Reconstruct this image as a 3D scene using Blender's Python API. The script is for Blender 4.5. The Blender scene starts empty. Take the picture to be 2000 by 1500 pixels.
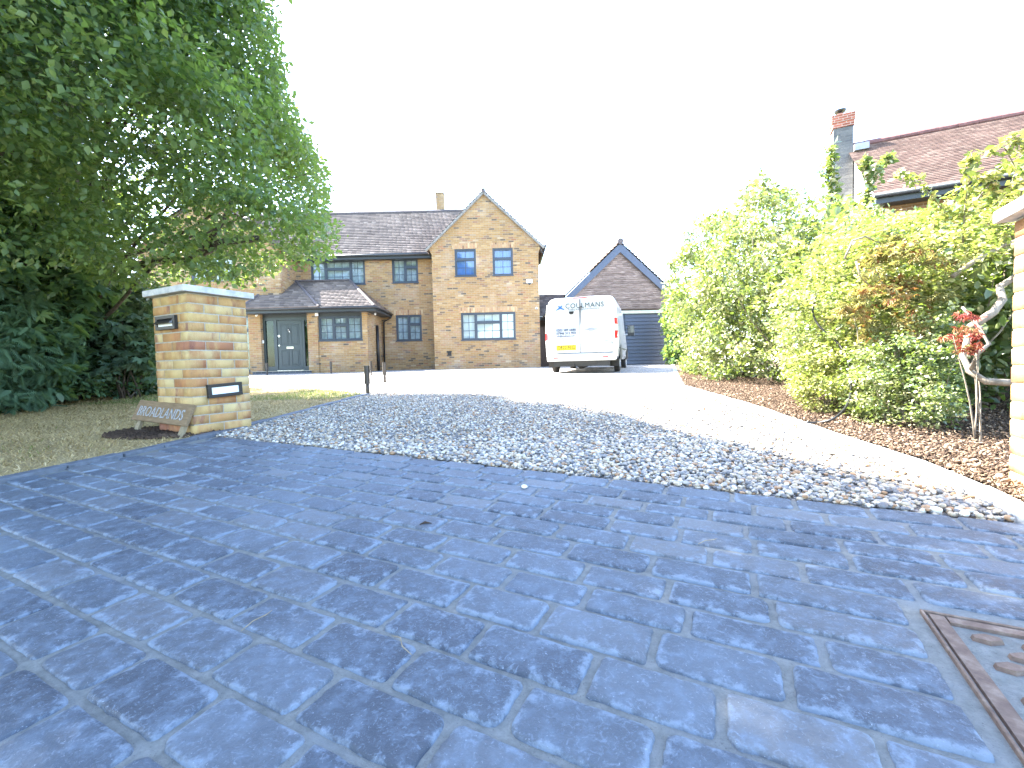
import bpy, bmesh, math, random
import numpy as np
from mathutils import Vector, Matrix
random.seed(7); rng = np.random.default_rng(7)
PI = math.pi
scene = bpy.context.scene
col = scene.collection

# ------------------------------------------------------------ camera
EYE = np.array([0, 0, .64]); FPX = 877.0
_roll = math.atan(.024); _pitch = math.atan(37.4 / FPX)
_F = np.array([0, math.cos(_pitch), -math.sin(_pitch)]); _R0 = np.array([1., 0, 0]); _U0 = np.cross(_R0, _F)
_R = math.cos(_roll) * _R0 - math.sin(_roll) * _U0; _U = np.cross(_R, _F)
cd = bpy.data.cameras.new('camera'); cam = bpy.data.objects.new('camera', cd); col.objects.link(cam)
cd.sensor_width = 36; cd.lens = FPX / 2000 * 36; cd.clip_start = .02; cd.clip_end = 2000
cam.matrix_world = Matrix(((_R[0], _U[0], -_F[0], EYE[0]), (_R[1], _U[1], -_F[1], EYE[1]), (_R[2], _U[2], -_F[2], EYE[2]), (0, 0, 0, 1)))
scene.camera = cam
# ------------------------------------------------------------ sky, sun, exposure
SUN_AZ = math.radians(-63.0); SUN_EL = math.radians(50)      # azimuth from +Y, clockwise
SUN = np.array([math.sin(SUN_AZ) * math.cos(SUN_EL), math.cos(SUN_AZ) * math.cos(SUN_EL), math.sin(SUN_EL)])
w = bpy.data.worlds.new('World'); scene.world = w; w.use_nodes = True
nt = w.node_tree; bg = nt.nodes['Background']
sky = nt.nodes.new('ShaderNodeTexSky'); sky.sky_type = 'NISHITA'; sky.sun_disc = False
sky.sun_elevation = SUN_EL; sky.sun_rotation = SUN_AZ; sky.air_density = 1.0; sky.dust_density = 1.2; sky.ozone_density = 1.6
nt.links.new(sky.outputs[0], bg.inputs[0]); bg.inputs[1].default_value = .15
sd = bpy.data.lights.new('sun', 'SUN'); sd.energy = 4.9; sd.angle = math.radians(.53); sd.color = (1, .95, .87)
so = bpy.data.objects.new('sun', sd); col.objects.link(so)
so.rotation_euler = Vector(SUN).to_track_quat('Z', 'Y').to_euler()
scene.view_settings.view_transform = 'Standard'; scene.view_settings.look = 'None'
scene.view_settings.gamma = 1; scene.view_settings.exposure = 3.42
scene.render.resolution_x = 1024; scene.render.resolution_y = 768
scene.render.engine = 'CYCLES'
scene.cycles.max_bounces = 8; scene.cycles.transparent_max_bounces = 12

# ------------------------------------------------------------ helpers
def G(y):                                                     # the drive rises gently to the house
    y = np.clip(y, -60, 37.5)
    return np.where(y > 0, .0375 * y - .0005 * y * y, .0375 * y)
def proj(P):                                                  # photo pixel of world points
    v = np.atleast_2d(P) - EYE; d = v @ _F
    return 1000 + FPX * (v @ _R) / d, 750 - FPX * (v @ _U) / d, d
CU, SU = math.cos(math.radians(26.6)), math.sin(math.radians(26.6))
def uw(u, w_): return (u * CU + w_ * SU, -u * SU + w_ * CU)   # the paving grid's own axes

def link(o, parent=None):
    col.objects.link(o)
    if parent is not None: o.parent = parent
    return o
def tag(o, label=None, cat=None, group=None, kind=None):
    if label: o['label'] = label
    if cat: o['category'] = cat
    if group: o['group'] = group
    if kind: o['kind'] = kind
    return o
def thing(name, label, cat, loc=(0, 0, 0), rz=0, group=None):
    o = bpy.data.objects.new(name, None); o.empty_display_size = .1; col.objects.link(o)
    o.location = loc; o.rotation_euler = (0, 0, rz)
    return tag(o, label, cat, group)
def copy_tree(o, parent=None):
    c = o.copy(); col.objects.link(c)
    if parent is not None: c.parent = parent
    for ch in list(o.children): copy_tree(ch, c)
    return c

class MB:
    def __init__(s): s.v = []; s.f = []; s.m = []; s.mats = []
    def mi(s, mat):
        if mat not in s.mats: s.mats.append(mat)
        return s.mats.index(mat)
    def add(s, vs, fs, mat):
        b = len(s.v); k = s.mi(mat); s.v += [tuple(p) for p in vs]
        for f in fs: s.f.append(tuple(i + b for i in f)); s.m.append(k)
    def quad(s, a, b, c, d, mat): s.add([a, b, c, d], [(0, 1, 2, 3)], mat)
    def box(s, x0, x1, y0, y1, z0, z1, mat, M=None):
        vs = [(x, y, z) for x in (x0, x1) for y in (y0, y1) for z in (z0, z1)]
        if M is not None: vs = [tuple(M @ Vector(p)) for p in vs]
        s.add(vs, [(0, 1, 3, 2), (4, 6, 7, 5), (0, 4, 5, 1), (2, 3, 7, 6), (0, 2, 6, 4), (1, 5, 7, 3)], mat)
    def prism(s, pts, d0, d1, mat, axis='y'):                 # polygon pts (a,b) extruded between d0 and d1
        n = len(pts)
        def P(a, b, d): return {'y': (a, d, b), 'x': (d, a, b), 'z': (a, b, d)}[axis]
        vs = [P(a, b, d0) for a, b in pts] + [P(a, b, d1) for a, b in pts]
        s.add(vs, [tuple(range(n))[::-1], tuple(range(n, 2 * n))] + [(i, (i + 1) % n, n + (i + 1) % n, n + i) for i in range(n)], mat)
    def tube(s, path, rad, mat, n=8, cap=True):
        path = [Vector(p) for p in path]
        if not hasattr(rad, '__len__'): rad = [rad] * len(path)
        vs = []; fs = []; up = Vector((.13, .21, .97))
        for i, p in enumerate(path):
            t = (path[min(i + 1, len(path) - 1)] - path[max(i - 1, 0)]).normalized()
            a = t.cross(up)
            if a.length < .2: a = t.cross(Vector((1, .1, 0)))
            a.normalize(); b = t.cross(a)
            for k in range(n):
                q = 2 * PI * k / n; vs.append(p + (a * math.cos(q) + b * math.sin(q)) * rad[i])
        for i in range(len(path) - 1):
            for k in range(n): fs.append((i * n + k, i * n + (k + 1) % n, (i + 1) * n + (k + 1) % n, (i + 1) * n + k))
        if cap: fs.append(tuple(range(n))[::-1]); fs.append(tuple((len(path) - 1) * n + k for k in range(n)))
        s.add(vs, fs, mat)
    def cyl(s, x, y, z0, z1, r, mat, n=16, r1=None):
        s.tube([(x, y, z0), (x, y, z1)], [r, r if r1 is None else r1], mat, n)
    def build(s, name, parent=None, smooth=False, bevel=0, seg=2):
        me = bpy.data.meshes.new(name); me.from_pydata(s.v, [], s.f)
        for m in s.mats: me.materials.append(m)
        me.polygons.foreach_set('material_index', s.m)
        bm = bmesh.new(); bm.from_mesh(me); bmesh.ops.recalc_face_normals(bm, faces=bm.faces); bm.to_mesh(me); bm.free()
        if smooth: me.polygons.foreach_set('use_smooth', [True] * len(me.polygons))
        o = bpy.data.objects.new(name, me); link(o, parent)
        if bevel:
            b = o.modifiers.new('bevel', 'BEVEL'); b.width = bevel; b.segments = seg; b.limit_method = 'ANGLE'; b.angle_limit = .6
        return o
def np_mesh(name, V, Fc, mat, rnd=None, smooth=False, parent=None, extra=None):
    """V (n,3), Fc (m,k) faces of equal size; rnd (m,) per-face random value"""
    me = bpy.data.meshes.new(name); n, m, k = len(V), len(Fc), Fc.shape[1]
    me.vertices.add(n); me.vertices.foreach_set('co', np.ascontiguousarray(V, dtype=np.float32).ravel())
    me.loops.add(m * k); me.loops.foreach_set('vertex_index', np.ascontiguousarray(Fc, dtype=np.int32).ravel())
    me.polygons.add(m); me.polygons.foreach_set('loop_start', np.arange(0, m * k, k, dtype=np.int32))
    me.polygons.foreach_set('loop_total', np.full(m, k, dtype=np.int32))
    if smooth: me.polygons.foreach_set('use_smooth', np.ones(m, dtype=bool))
    me.update(calc_edges=True)
    if rnd is not None:
        a = me.attributes.new('rnd', 'FLOAT', 'FACE'); a.data.foreach_set('value', np.ascontiguousarray(rnd, dtype=np.float32))
    if extra is not None:
        a = me.attributes.new('edge', 'FLOAT', 'POINT'); a.data.foreach_set('value', np.ascontiguousarray(extra, dtype=np.float32))
    for mm in (mat if isinstance(mat, list) else [mat]): me.materials.append(mm)
    o = bpy.data.objects.new(name, me); link(o, parent); return o

# ------------------------------------------------------------ materials
class N:
    def __init__(s, name, rough=.8, spec=.3):
        s.m = bpy.data.materials.new(name); s.m.use_nodes = True; s.t = s.m.node_tree
        s.p = s.t.nodes['Principled BSDF']; s.out = s.t.nodes['Material Output']
        s.p.inputs['Roughness'].default_value = rough; s.p.inputs['Specular IOR Level'].default_value = spec
    def n(s, k, **kw):
        x = s.t.nodes.new('ShaderNode' + k)
        for a, b in kw.items():
            if a.startswith('i_'): 
                key = a[2:].replace('_', ' '); x.inputs[key].default_value = b
            else: setattr(x, a, b)
        return x
    def l(s, a, b): s.t.links.new(a, b); return s
    def coord(s, kind='Object', scale=(1, 1, 1), rot=(0, 0, 0)):
        c = s.n('TexCoord'); m = s.n('Mapping'); m.inputs['Scale'].default_value = scale; m.inputs['Rotation'].default_value = rot
        s.l(c.outputs[kind], m.inputs[0]); return m.outputs[0]
    def noise(s, vec, scale, detail=4, rough=.55, dist=0):
        x = s.n('TexNoise'); x.inputs['Scale'].default_value = scale; x.inputs['Detail'].default_value = detail
        x.inputs['Roughness'].default_value = rough; x.inputs['Distortion'].default_value = dist
        s.l(vec, x.inputs['Vector']); return x.outputs['Fac']
    def ramp(s, fac, stops, interp='LINEAR'):
        r = s.n('ValToRGB'); e = r.color_ramp; e.interpolation = interp
        while len(e.elements) < len(stops): e.elements.new(.5)
        for k, (p, c) in enumerate(stops):
            e.elements[k].position = p; e.elements[k].color = (*c, 1) if hasattr(c, '__len__') else (c, c, c, 1)
        s.l(fac, r.inputs[0]); return r.outputs[0]
    def mix(s, fac, a, b, mode='MIX'):
        x = s.n('Mix', data_type='RGBA', blend_type=mode)
        for sock, v in ((x.inputs[0], fac), (x.inputs[6], a), (x.inputs[7], b)):
            if isinstance(v, (int, float)): sock.default_value = v
            elif isinstance(v, tuple): sock.default_value = (*v, 1)
            else: s.l(v, sock)
        return x.outputs[2]
    def math(s, op, a, b=None):
        x = s.n('Math', operation=op)
        for sock, v in ((x.inputs[0], a), (x.inputs[1], b)):
            if v is None: continue
            if isinstance(v, (int, float)): sock.default_value = v
            else: s.l(v, sock)
        return x.outputs[0]
    def attr(s, name): return s.n('Attribute', attribute_name=name).outputs['Fac']
    def color(s, c):
        if isinstance(c, tuple): s.p.inputs['Base Color'].default_value = (*c, 1)
        else: s.l(c, s.p.inputs['Base Color'])
        return s
    def bump(s, h, strength=.5, dist=.01):
        b = s.n('Bump'); b.inputs['Strength'].default_value = strength; b.inputs['Distance'].default_value = dist
        s.l(h, b.inputs['Height']); s.l(b.outputs[0], s.p.inputs['Normal']); return s
def plain(name, c, rough=.6, spec=.4, var=.12, scale=8, metal=0):
    m = N(name, rough, spec); f = m.noise(m.coord(), scale, 5)
    m.color(m.ramp(f, [(.3, tuple(x * (1 - var) for x in c)), (.7, tuple(min(1, x * (1 + var)) for x in c))]))
    m.p.inputs['Metallic'].default_value = metal
    return m.m

def leaf_mat(name, stops, trans=.45, rough=.42, spec=.45, tint=(.42, .60, .05)):
    m = N(name, rough, spec); r = m.attr('rnd'); c = m.ramp(r, stops); m.color(c)
    tr = m.n('BsdfTranslucent'); tc = m.mix(.6, c, tint, 'MIX'); m.l(tc, tr.inputs[0])
    mx = m.n('MixShader'); mx.inputs[0].default_value = trans
    m.l(m.p.outputs[0], mx.inputs[1]); m.l(tr.outputs[0], mx.inputs[2]); m.l(mx.outputs[0], m.out.inputs[0]); return m.m
M = {}
M['leaf_tree'] = leaf_mat('broad green leaves', [(0, (.050, .095, .058)), (.4, (.082, .145, .072)), (.75, (.130, .19, .072)), (1, (.20, .235, .08))], .42)
M['leaf_dark'] = leaf_mat('dark green leaves', [(0, (.035, .078, .048)), (.6, (.060, .122, .066)), (1, (.10, .165, .07))], .22, .38)
M['leaf_blue'] = leaf_mat('blue green leaves', [(0, (.07, .12, .095)), (.6, (.10, .165, .115)), (1, (.14, .20, .10))], .2, .35)
M['leaf_sapling'] = leaf_mat('bright sapling leaves', [(0, (.07, .14, .08)), (.6, (.11, .20, .10)), (1, (.17, .25, .09))], .3)
M['leaf_conifer'] = leaf_mat('conifer sprays', [(0, (.06, .12, .08)), (1, (.10, .18, .10))], .15, .6, .2)
M['leaf_hedge'] = leaf_mat('hedge leaves', [(0, (.05, .080, .038)), (.3, (.08, .115, .05)), (.6, (.18, .20, .095)), (.82, (.36, .35, .18)), (1, (.56, .50, .32))], .24, .28, .6)
M['leaf_yellow'] = leaf_mat('yellow green leaves', [(0, (.09, .115, .045)), (.45, (.22, .22, .09)), (.8, (.42, .37, .16)), (1, (.52, .36, .16))], .3, .4, .4)
M['leaf_maple'] = leaf_mat('maple leaves', [(0, (.26, .04, .035)), (.12, (.30, .10, .05)), (.3, (.26, .18, .08)), (.5, (.24, .22, .09)), (1, (.18, .20, .08))], .3, .5, .3, (.4, .35, .06))
M['leaf_red'] = leaf_mat('red maple leaves', [(0, (.22, .03, .03)), (.5, (.26, .06, .045)), (.8, (.26, .15, .06)), (1, (.2, .2, .06))], .15, .5, .3, (.5, .1, .05))

def bark_mat(name, a, b):
    m = N(name, .9, .15); v = m.coord(scale=(1, 1, .25)); f = m.noise(v, 22, 8, .65)
    m.color(m.ramp(f, [(.3, a), (.7, b)])); m.bump(f, .6, .02); return m.m
M['bark'] = bark_mat('tree bark', (.045, .036, .030), (.15, .125, .10))
M['bark_pale'] = bark_mat('pale bark', (.14, .115, .09), (.34, .29, .23))

def brick_wall(name, ramp_stops, mortar=(.30, .245, .165), bw=.225, bh=.075, stain=.0, vertical=False):
    m = N(name, .9, .2); c = m.n('TexCoord'); s = m.n('SeparateXYZ'); m.l(c.outputs['Object'], s.inputs[0])
    cb = m.n('CombineXYZ'); a = m.math('ADD', s.outputs[0], s.outputs[1])
    if vertical: m.l(s.outputs[2], cb.inputs[0]); m.l(a, cb.inputs[1])
    else: m.l(a, cb.inputs[0]); m.l(s.outputs[2], cb.inputs[1])
    b = m.n('TexBrick'); m.l(cb.outputs[0], b.inputs['Vector'])
    for k, v in (('Scale', 1), ('Mortar Size', .008), ('Mortar Smooth', .2), ('Bias', 0), ('Brick Width', bw), ('Row Height', bh)): b.inputs[k].default_value = v
    b.inputs['Color1'].default_value = (0, 0, 0, 1); b.inputs['Color2'].default_value = (1, 1, 1, 1); b.inputs['Mortar'].default_value = (.5, .5, .5, 1)
    br = m.ramp(b.outputs['Color'], ramp_stops)
    n2 = m.noise(m.coord(scale=(1, 1, 3)), 9, 5); br = m.mix(.35, br, m.ramp(n2, [(.3, .55), (.7, 1.0)]), 'MULTIPLY')
    cc = m.mix(b.outputs['Fac'], br, mortar)
    n3 = m.noise(m.coord(), .9, 6, .65); cc = m.mix(m.ramp(n3, [(.5, 0.), (.72, stain)]), cc, (.55, .50, .43))
    n4 = m.noise(m.coord(), .5, 5, .6); cc = m.mix(.5, cc, m.ramp(n4, [(.3, .70), (.65, 1.0)]), 'MULTIPLY')
    m.color(cc)
    m.bump(m.math('ADD', m.math('MULTIPLY', b.outputs['Fac'], -1.0), m.math('MULTIPLY', n2, .5)), .5, .01); return m.m
HS = [(0, (.10, .08, .065)), (.04, (.15, .105, .075)), (.07, (.28, .175, .085)), (.35, (.345, .21, .088)), (.6, (.30, .175, .082)), (.82, (.40, .265, .125)), (.90, (.31, .145, .078)), (.95, (.20, .13, .09)), (1, (.44, .33, .20))]
M['brick_house'] = brick_wall('yellow stock brick', HS, stain=.25)
M['brick_soldier'] = brick_wall('soldier course brick', [(0, (.20, .10, .06)), (.3, (.42, .27, .14)), (.7, (.36, .20, .11)), (1, (.50, .36, .2))], vertical=True)
M['brick_blue'] = brick_wall('blue engineering brick', [(0, (.06, .07, .09)), (1, (.10, .11, .13))], mortar=(.2, .2, .2))
M['brick_red'] = brick_wall('red brick', [(0, (.24, .08, .05)), (1, (.38, .13, .08))], mortar=(.42, .33, .27))
M['brick_dark'] = brick_wall('dark weathered brick', [(0, (.10, .10, .10)), (1, (.17, .165, .155))], mortar=(.13, .13, .125))
M['brick_neighbour'] = brick_wall('brown brick', [(0, (.20, .12, .07)), (1, (.36, .20, .12))], mortar=(.32, .25, .2))

def tile_mat(name, stops):
    m = N(name, .85, .25); r = m.attr('rnd'); c = m.ramp(r, stops)
    n1 = m.noise(m.coord(), .7, 6, .6); c = m.mix(.7, c, m.ramp(n1, [(.35, .75), (.62, 1.15)]), 'MULTIPLY')
    n2 = m.noise(m.coord(), 30, 3); c = m.mix(.2, c, m.ramp(n2, [(.3, .6), (.7, 1.1)]), 'MULTIPLY')
    m.color(c); m.bump(n2, .4, .01); return m.m
M['tile'] = tile_mat('plain clay tile', [(0, (.125, .10, .09)), (.5, (.175, .140, .122)), (.9, (.215, .17, .145)), (1, (.27, .22, .19))])
M['tile_brown'] = tile_mat('brown clay tile', [(0, (.10, .062, .050)), (.6, (.135, .085, .067)), (1, (.175, .12, .095))])
M['ridge_tile'] = plain('ridge tile', (.10, .085, .085), .8, .3, .3, 14)
M['ridge_brown'] = plain('brown ridge tile', (.16, .08, .075), .8, .3, .3, 8)

M['frame'] = plain('anthracite window frame', (.035, .047, .065), .4, .5, .06)
M['fascia'] = plain('dark grey fascia', (.030, .036, .042), .45, .5, .08)
M['barge'] = plain('dark blue grey barge board', (.062, .08, .12), .5, .4, .08)
M['door'] = plain('dark green grey door', (.035, .050, .055), .42, .5, .05)
M['black_plastic'] = plain('black plastic', (.012, .012, .014), .4, .5, .1)
M['black_metal'] = plain('black metal', (.02, .019, .018), .45, .5, .1)
M['white_plastic'] = plain('white plastic', (.75, .75, .73), .4, .5, .04)
M['chrome'] = plain('brushed steel', (.6, .6, .58), .25, .5, .05, metal=1)
M['brass'] = plain('pale metal', (.62, .60, .48), .35, .5, .05, metal=.7)
M['verge'] = plain('grey verge mortar', (.20, .19, .175), .85, .2, .3, 12)
M['zinc'] = plain('lead flashing', (.28, .30, .33), .6, .4, .15)
M['white_render'] = plain('white painted render', (.78, .76, .72), .85, .2, .05, 3)
M['post_bronze'] = plain('dark bronze paint', (.055, .045, .036), .45, .45, .12)
M['lens'] = plain('opal lens', (.75, .78, .80), .4, .4, .02)
M['lamp_grey'] = plain('grey reflector', (.16, .17, .19), .4, .5, .1)
def glass(name, refl, tint):
    m = N(name, .03, .5); gl = m.n('BsdfGlossy'); gl.inputs['Roughness'].default_value = .02; gl.inputs['Color'].default_value = (1, 1, 1, 1)
    tr = m.n('BsdfTransparent'); tr.inputs[0].default_value = (*tint, 1)
    n = m.noise(m.coord(), 2.2, 2); b = m.n('Bump'); b.inputs['Strength'].default_value = .06; b.inputs['Distance'].default_value = .05; m.l(n, b.inputs['Height']); m.l(b.outputs[0], gl.inputs['Normal'])
    mx = m.n('MixShader'); mx.inputs[0].default_value = refl; m.l(tr.outputs[0], mx.inputs[1]); m.l(gl.outputs[0], mx.inputs[2]); m.l(mx.outputs[0], m.out.inputs[0]); return m.m
M['glass'] = glass('window glass', .09, (.85, .92, .95))
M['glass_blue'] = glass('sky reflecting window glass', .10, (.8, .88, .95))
M['blind'] = plain('pale roller blind', (.60, .62, .60), .9, .1, .06, 3)
M['curtain'] = plain('grey net curtain', (.33, .37, .40), .9, .1, .25, 5)
M['interior'] = plain('dim room interior', (.05, .06, .06), .9, .1, .3, 2)
M['reflection_blue'] = plain('painted blue sky reflection', (.11, .20, .42), .9, .1, .08, 2)  # sky reflection of the upper gable panes, put into the backing colour
M['glass_dim'] = glass('sidelight glass', .03, (.6, .7, .62))
M['hall'] = plain('hall wall with painted green reflection', (.10, .15, .10), .8, .2, .3, 2)  # green reflection in the sidelights and glazed doors, painted into the wall behind

def board_mat():
    m = N('weathered timber cladding', .9, .15); v = m.coord(scale=(.6, 1, 14)); f = m.noise(v, 6, 7, .7)
    r = m.attr('rnd'); c = m.ramp(f, [(.25, (.08, .062, .06)), (.5, (.20, .16, .155)), (.75, (.52, .47, .45))])
    c = m.mix(.6, c, m.ramp(r, [(0, .5), (1, 1.3)]), 'MULTIPLY'); m.color(c); m.bump(f, .6, .01); return m.m
M['board'] = board_mat()
M['garage_door'] = plain('slate blue garage door paint', (.048, .060, .086), .45, .45, .08, 3)
M['timber_pale'] = plain('pale painted timber beam', (.42, .46, .38), .8, .2, .12, 6)
def wood(name, a, b, sc=(2, 12, 12)):
    m = N(name, .85, .2); f = m.noise(m.coord(scale=sc), 4, 7, .65); m.color(m.ramp(f, [(.25, a), (.75, b)])); m.bump(f, .4, .006); return m.m
M['sign_wood'] = wood('weathered oak board', (.13, .088, .05), (.27, .19, .115), (3, 22, 22))
M['sign_leg'] = wood('bare timber stake', (.17, .14, .09), (.34, .28, .19), (22, 22, 3))
M['gate_wood'] = wood('brown timber boarding', (.07, .05, .04), (.16, .12, .10), (12, 12, 2))

def concrete():
    m = N('pale coping stone', .85, .25); v = m.coord(); f = m.noise(v, 14, 8, .65); g = m.noise(v, 120, 3)
    c = m.ramp(f, [(.35, (.36, .37, .38)), (.55, (.48, .48, .47)), (.75, (.58, .57, .53))]); c = m.mix(.3, c, m.ramp(g, [(.3, .7), (.6, 1.)]), 'MULTIPLY')
    m.color(c); m.bump(f, .25, .01); return m.m
M['coping'] = concrete()
def pillar_brick():
    m = N('multi yellow brick', .88, .2); r = m.attr('rnd'); v = m.coord()
    base = m.ramp(r, [(0, (.25, .11, .075)), (.06, (.33, .15, .09)), (.14, (.44, .24, .105)), (.40, (.47, .30, .125)), (.62, (.50, .35, .15)), (.82, (.53, .385, .185)), (1, (.54, .42, .215))])
    # flashed patches that run from one end of a brick to the other, shifted brick by brick
    cb = m.n('Vector' + 'Math', operation='ADD'); o = m.n('CombineXYZ'); m.l(m.math('MULTIPLY', r, 37.), o.inputs[0]); m.l(m.math('MULTIPLY', r, 91.), o.inputs[1])
    m.l(v, cb.inputs[0]); m.l(o.outputs[0], cb.inputs[1]); mp = m.n('Mapping'); mp.inputs['Scale'].default_value = (1, 1, .35); m.l(cb.outputs[0], mp.inputs[0])
    f = m.noise(mp.outputs[0], 5.5, 6, .6); c = m.mix(m.ramp(f, [(.46, 0.), (.66, .9)]), base, (.36, .165, .075))
    f2 = m.noise(mp.outputs[0], 6.3, 6, .6); c = m.mix(m.ramp(f2, [(.50, 0.), (.70, .7)]), c, (.54, .40, .18)); f3 = m.noise(mp.outputs[0], 8.1, 5, .6); c = m.mix(m.ramp(f3, [(.57, 0.), (.68, .8)]), c, (.22, .095, .075))
    g = m.noise(v, 160, 4, .7); c = m.mix(.45, c, m.ramp(g, [(.3, .6), (.6, 1.05)]), 'MULTIPLY'); m.color(c); m.bump(g, .5, .004); return m.m
M['pillar_brick'] = pillar_brick()
def mortar():
    m = N('grey mortar', .95, .1); f = m.noise(m.coord(), 60, 6, .7); m.color(m.ramp(f, [(.3, (.28, .26, .21)), (.7, (.42, .39, .32))])); m.bump(f, .5, .004); return m.m
M['mortar'] = mortar()
def sett():
    m = N('slate sett', .62, .35); v = m.coord(); r = m.attr('rnd'); e = m.attr('edge')
    f = m.noise(v, 26, 8, .68); g = m.noise(v, 6, 4, .6); h = m.noise(v, 170, 4, .7); big = m.noise(v, 1.3, 3, .6); st = m.noise(m.coord(scale=(1, 1, 1), rot=(0, 0, .46)), 60, 6, .75, 1.5)
    c = m.ramp(r, [(0, (.046, .055, .073)), (.45, (.060, .072, .092)), (.8, (.082, .094, .113)), (1, (.115, .118, .125))])
    c = m.mix(m.ramp(f, [(.46, 0.), (.70, .55)]), c, (.165, .21, .275)); c = m.mix(m.ramp(f, [(.28, .6), (.44, 0.)]), c, (.045, .058, .078))
    # cement haze left by the pointing, thickest near the joints
    hz = m.math('ADD', m.math('MULTIPLY', e, .50), m.math('MULTIPLY', m.math('SUBTRACT', f, .5), 2.1)); hz = m.math('ADD', hz, m.math('MULTIPLY', m.math('SUBTRACT', g, .5), .9))
    c = m.mix(m.ramp(hz, [(.34, 0.), (.60, .62)]), c, (.20, .245, .30)); c = m.mix(m.ramp(st, [(.54, 0.), (.66, .6)]), c, (.20, .25, .32)); c = m.mix(m.ramp(big, [(.45, 0.), (.75, .45)]), c, (.18, .22, .27)); c = m.mix(m.ramp(h, [(.64, 0.), (.72, .7)]), c, (.40, .44, .50)); c = m.mix(m.ramp(h, [(.25, .55), (.34, 0.)]), c, (.03, .04, .055))
    m.color(c); m.bump(m.math('ADD', f, m.math('MULTIPLY', h, .5)), .8, .007); m.l(m.ramp(f, [(.3, .5), (.7, .8)]), m.p.inputs['Roughness']); return m.m
M['sett'] = sett()
def joint():
    m = N('grey sett jointing', .92, .15); v = m.coord(); f = m.noise(v, 40, 8, .7); g = m.noise(v, 5, 3)
    c = m.ramp(f, [(.3, (.145, .15, .14)), (.7, (.25, .25, .235))]); c = m.mix(m.ramp(g, [(.48, 0.), (.68, .4)]), c, (.20, .22, .24)); h = m.noise(v, 260, 3, .7); c = m.mix(m.ramp(h, [(.28, .7), (.38, 0.)]), c, (.05, .05, .05)); m.color(c); m.bump(m.math('ADD', f, h), .8, .006); return m.m
M['joint'] = joint()
def pebble():
    m = N('river pebbles', .55, .4); r = m.attr('rnd'); v = m.coord(); f = m.noise(v, 90, 4, .6)
    c = m.ramp(r, [(0, (.15, .15, .155)), (.14, (.22, .22, .22)), (.28, (.34, .32, .29)), (.42, (.44, .37, .27)), (.56, (.36, .22, .12)), (.66, (.48, .39, .28)), (.80, (.56, .50, .42)), (.9, (.70, .67, .61))], 'CONSTANT')
    m.color(m.mix(.6, c, m.ramp(f, [(.3, .45), (.65, 1.0)]), 'MULTIPLY')); m.bump(f, .15, .003); return m.m
M['pebble'] = pebble()
def gravel():
    m = N('gravel bed', .85, .25); v = m.coord(); x = m.n('TexVoronoi'); x.inputs['Scale'].default_value = 34; m.l(v, x.inputs['Vector'])
    s = m.n('SeparateColor'); m.l(x.outputs['Color'], s.inputs[0])
    c = m.ramp(s.outputs[0], [(0, (.16, .17, .19)), (.25, (.30, .29, .28)), (.5, (.42, .36, .28)), (.75, (.50, .47, .43)), (1, (.62, .60, .57))])
    c = m.mix(.7, c, m.ramp(x.outputs['Distance'], [(.2, 1.), (.75, .35)]), 'MULTIPLY'); m.color(c); m.bump(m.math('MULTIPLY', x.outputs['Distance'], -1.), .9, .02); return m.m
M['gravel'] = gravel()
def ground(name, a, b, c3, sc=3.):
    m = N(name, .95, .1); v = m.coord(); f = m.noise(v, sc, 8, .65); g = m.noise(v, 70, 5, .7)
    c = m.ramp(f, [(.3, a), (.5, b), (.72, c3)]); c = m.mix(.6, c, m.ramp(g, [(.3, .5), (.65, 1.2)]), 'MULTIPLY'); m.color(c); m.bump(g, .8, .02); return m.m
M['soil'] = ground('dark soil', (.05, .036, .028), (.09, .062, .046), (.15, .105, .075))
M['lawn'] = ground('dry turf', (.28, .215, .115), (.42, .33, .18), (.52, .42, .24), 1.7)
M['meadow'] = ground('distant grass', (.08, .11, .04), (.13, .15, .06), (.2, .18, .09), .4)
M['straw'] = leaf_mat('dry grass blades', [(0, (.27, .20, .09)), (.5, (.50, .38, .18)), (.85, (.64, .49, .26)), (1, (.74, .60, .36))], .2, .7, .2, (.6, .48, .2))
M['green_blade'] = leaf_mat('green grass blades', [(0, (.09, .13, .04)), (.6, (.16, .20, .07)), (1, (.34, .32, .15))], .25, .6, .2)
M['chip'] = leaf_mat('bark mulch', [(0, (.05, .036, .028)), (.5, (.11, .075, .052)), (.85, (.20, .14, .095)), (1, (.38, .30, .22))], 0, .9, .1)
M['kerb'] = plain('slate kerb stone', (.10, .115, .14), .7, .35, .3, 20)
M['kerb_pale'] = plain('pale granite kerb stone', (.34, .345, .35), .75, .3, .2, 22)

# ------------------------------------------------------------ ground sheets
def sheet(name, poly, dz, mat, step=.8):
    bm = bmesh.new(); f = bm.faces.new([bm.verts.new((x, y, 0)) for x, y in poly])
    y0 = min(p[1] for p in poly); y1 = max(p[1] for p in poly); y = math.floor(max(y0, -4) / step) * step
    while y < min(y1, 39):
        if y > y0: bmesh.ops.bisect_plane(bm, geom=bm.faces[:] + bm.edges[:] + bm.verts[:], plane_co=(0, y, 0), plane_no=(0, 1, 0))
        y += step
    for v in bm.verts: v.co.z = float(G(v.co.y)) + dz
    bmesh.ops.triangulate(bm, faces=bm.faces); bmesh.ops.recalc_face_normals(bm, faces=bm.faces)
    if sum(f.normal.z for f in bm.faces) < 0: bmesh.ops.reverse_faces(bm, faces=bm.faces)
    me = bpy.data.meshes.new(name); bm.to_mesh(me); bm.free(); me.materials.append(mat)
    o = bpy.data.objects.new(name, me); link(o); return tag(o, kind='structure')
KL = [(-3.3, -3.5), (-3.05, .6), (-2.78, 2.35), (-2.62, 2.93), (-2.46, 3.73), (-2.39, 4.96), (-2.29, 6.95)]   # left kerb
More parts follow.
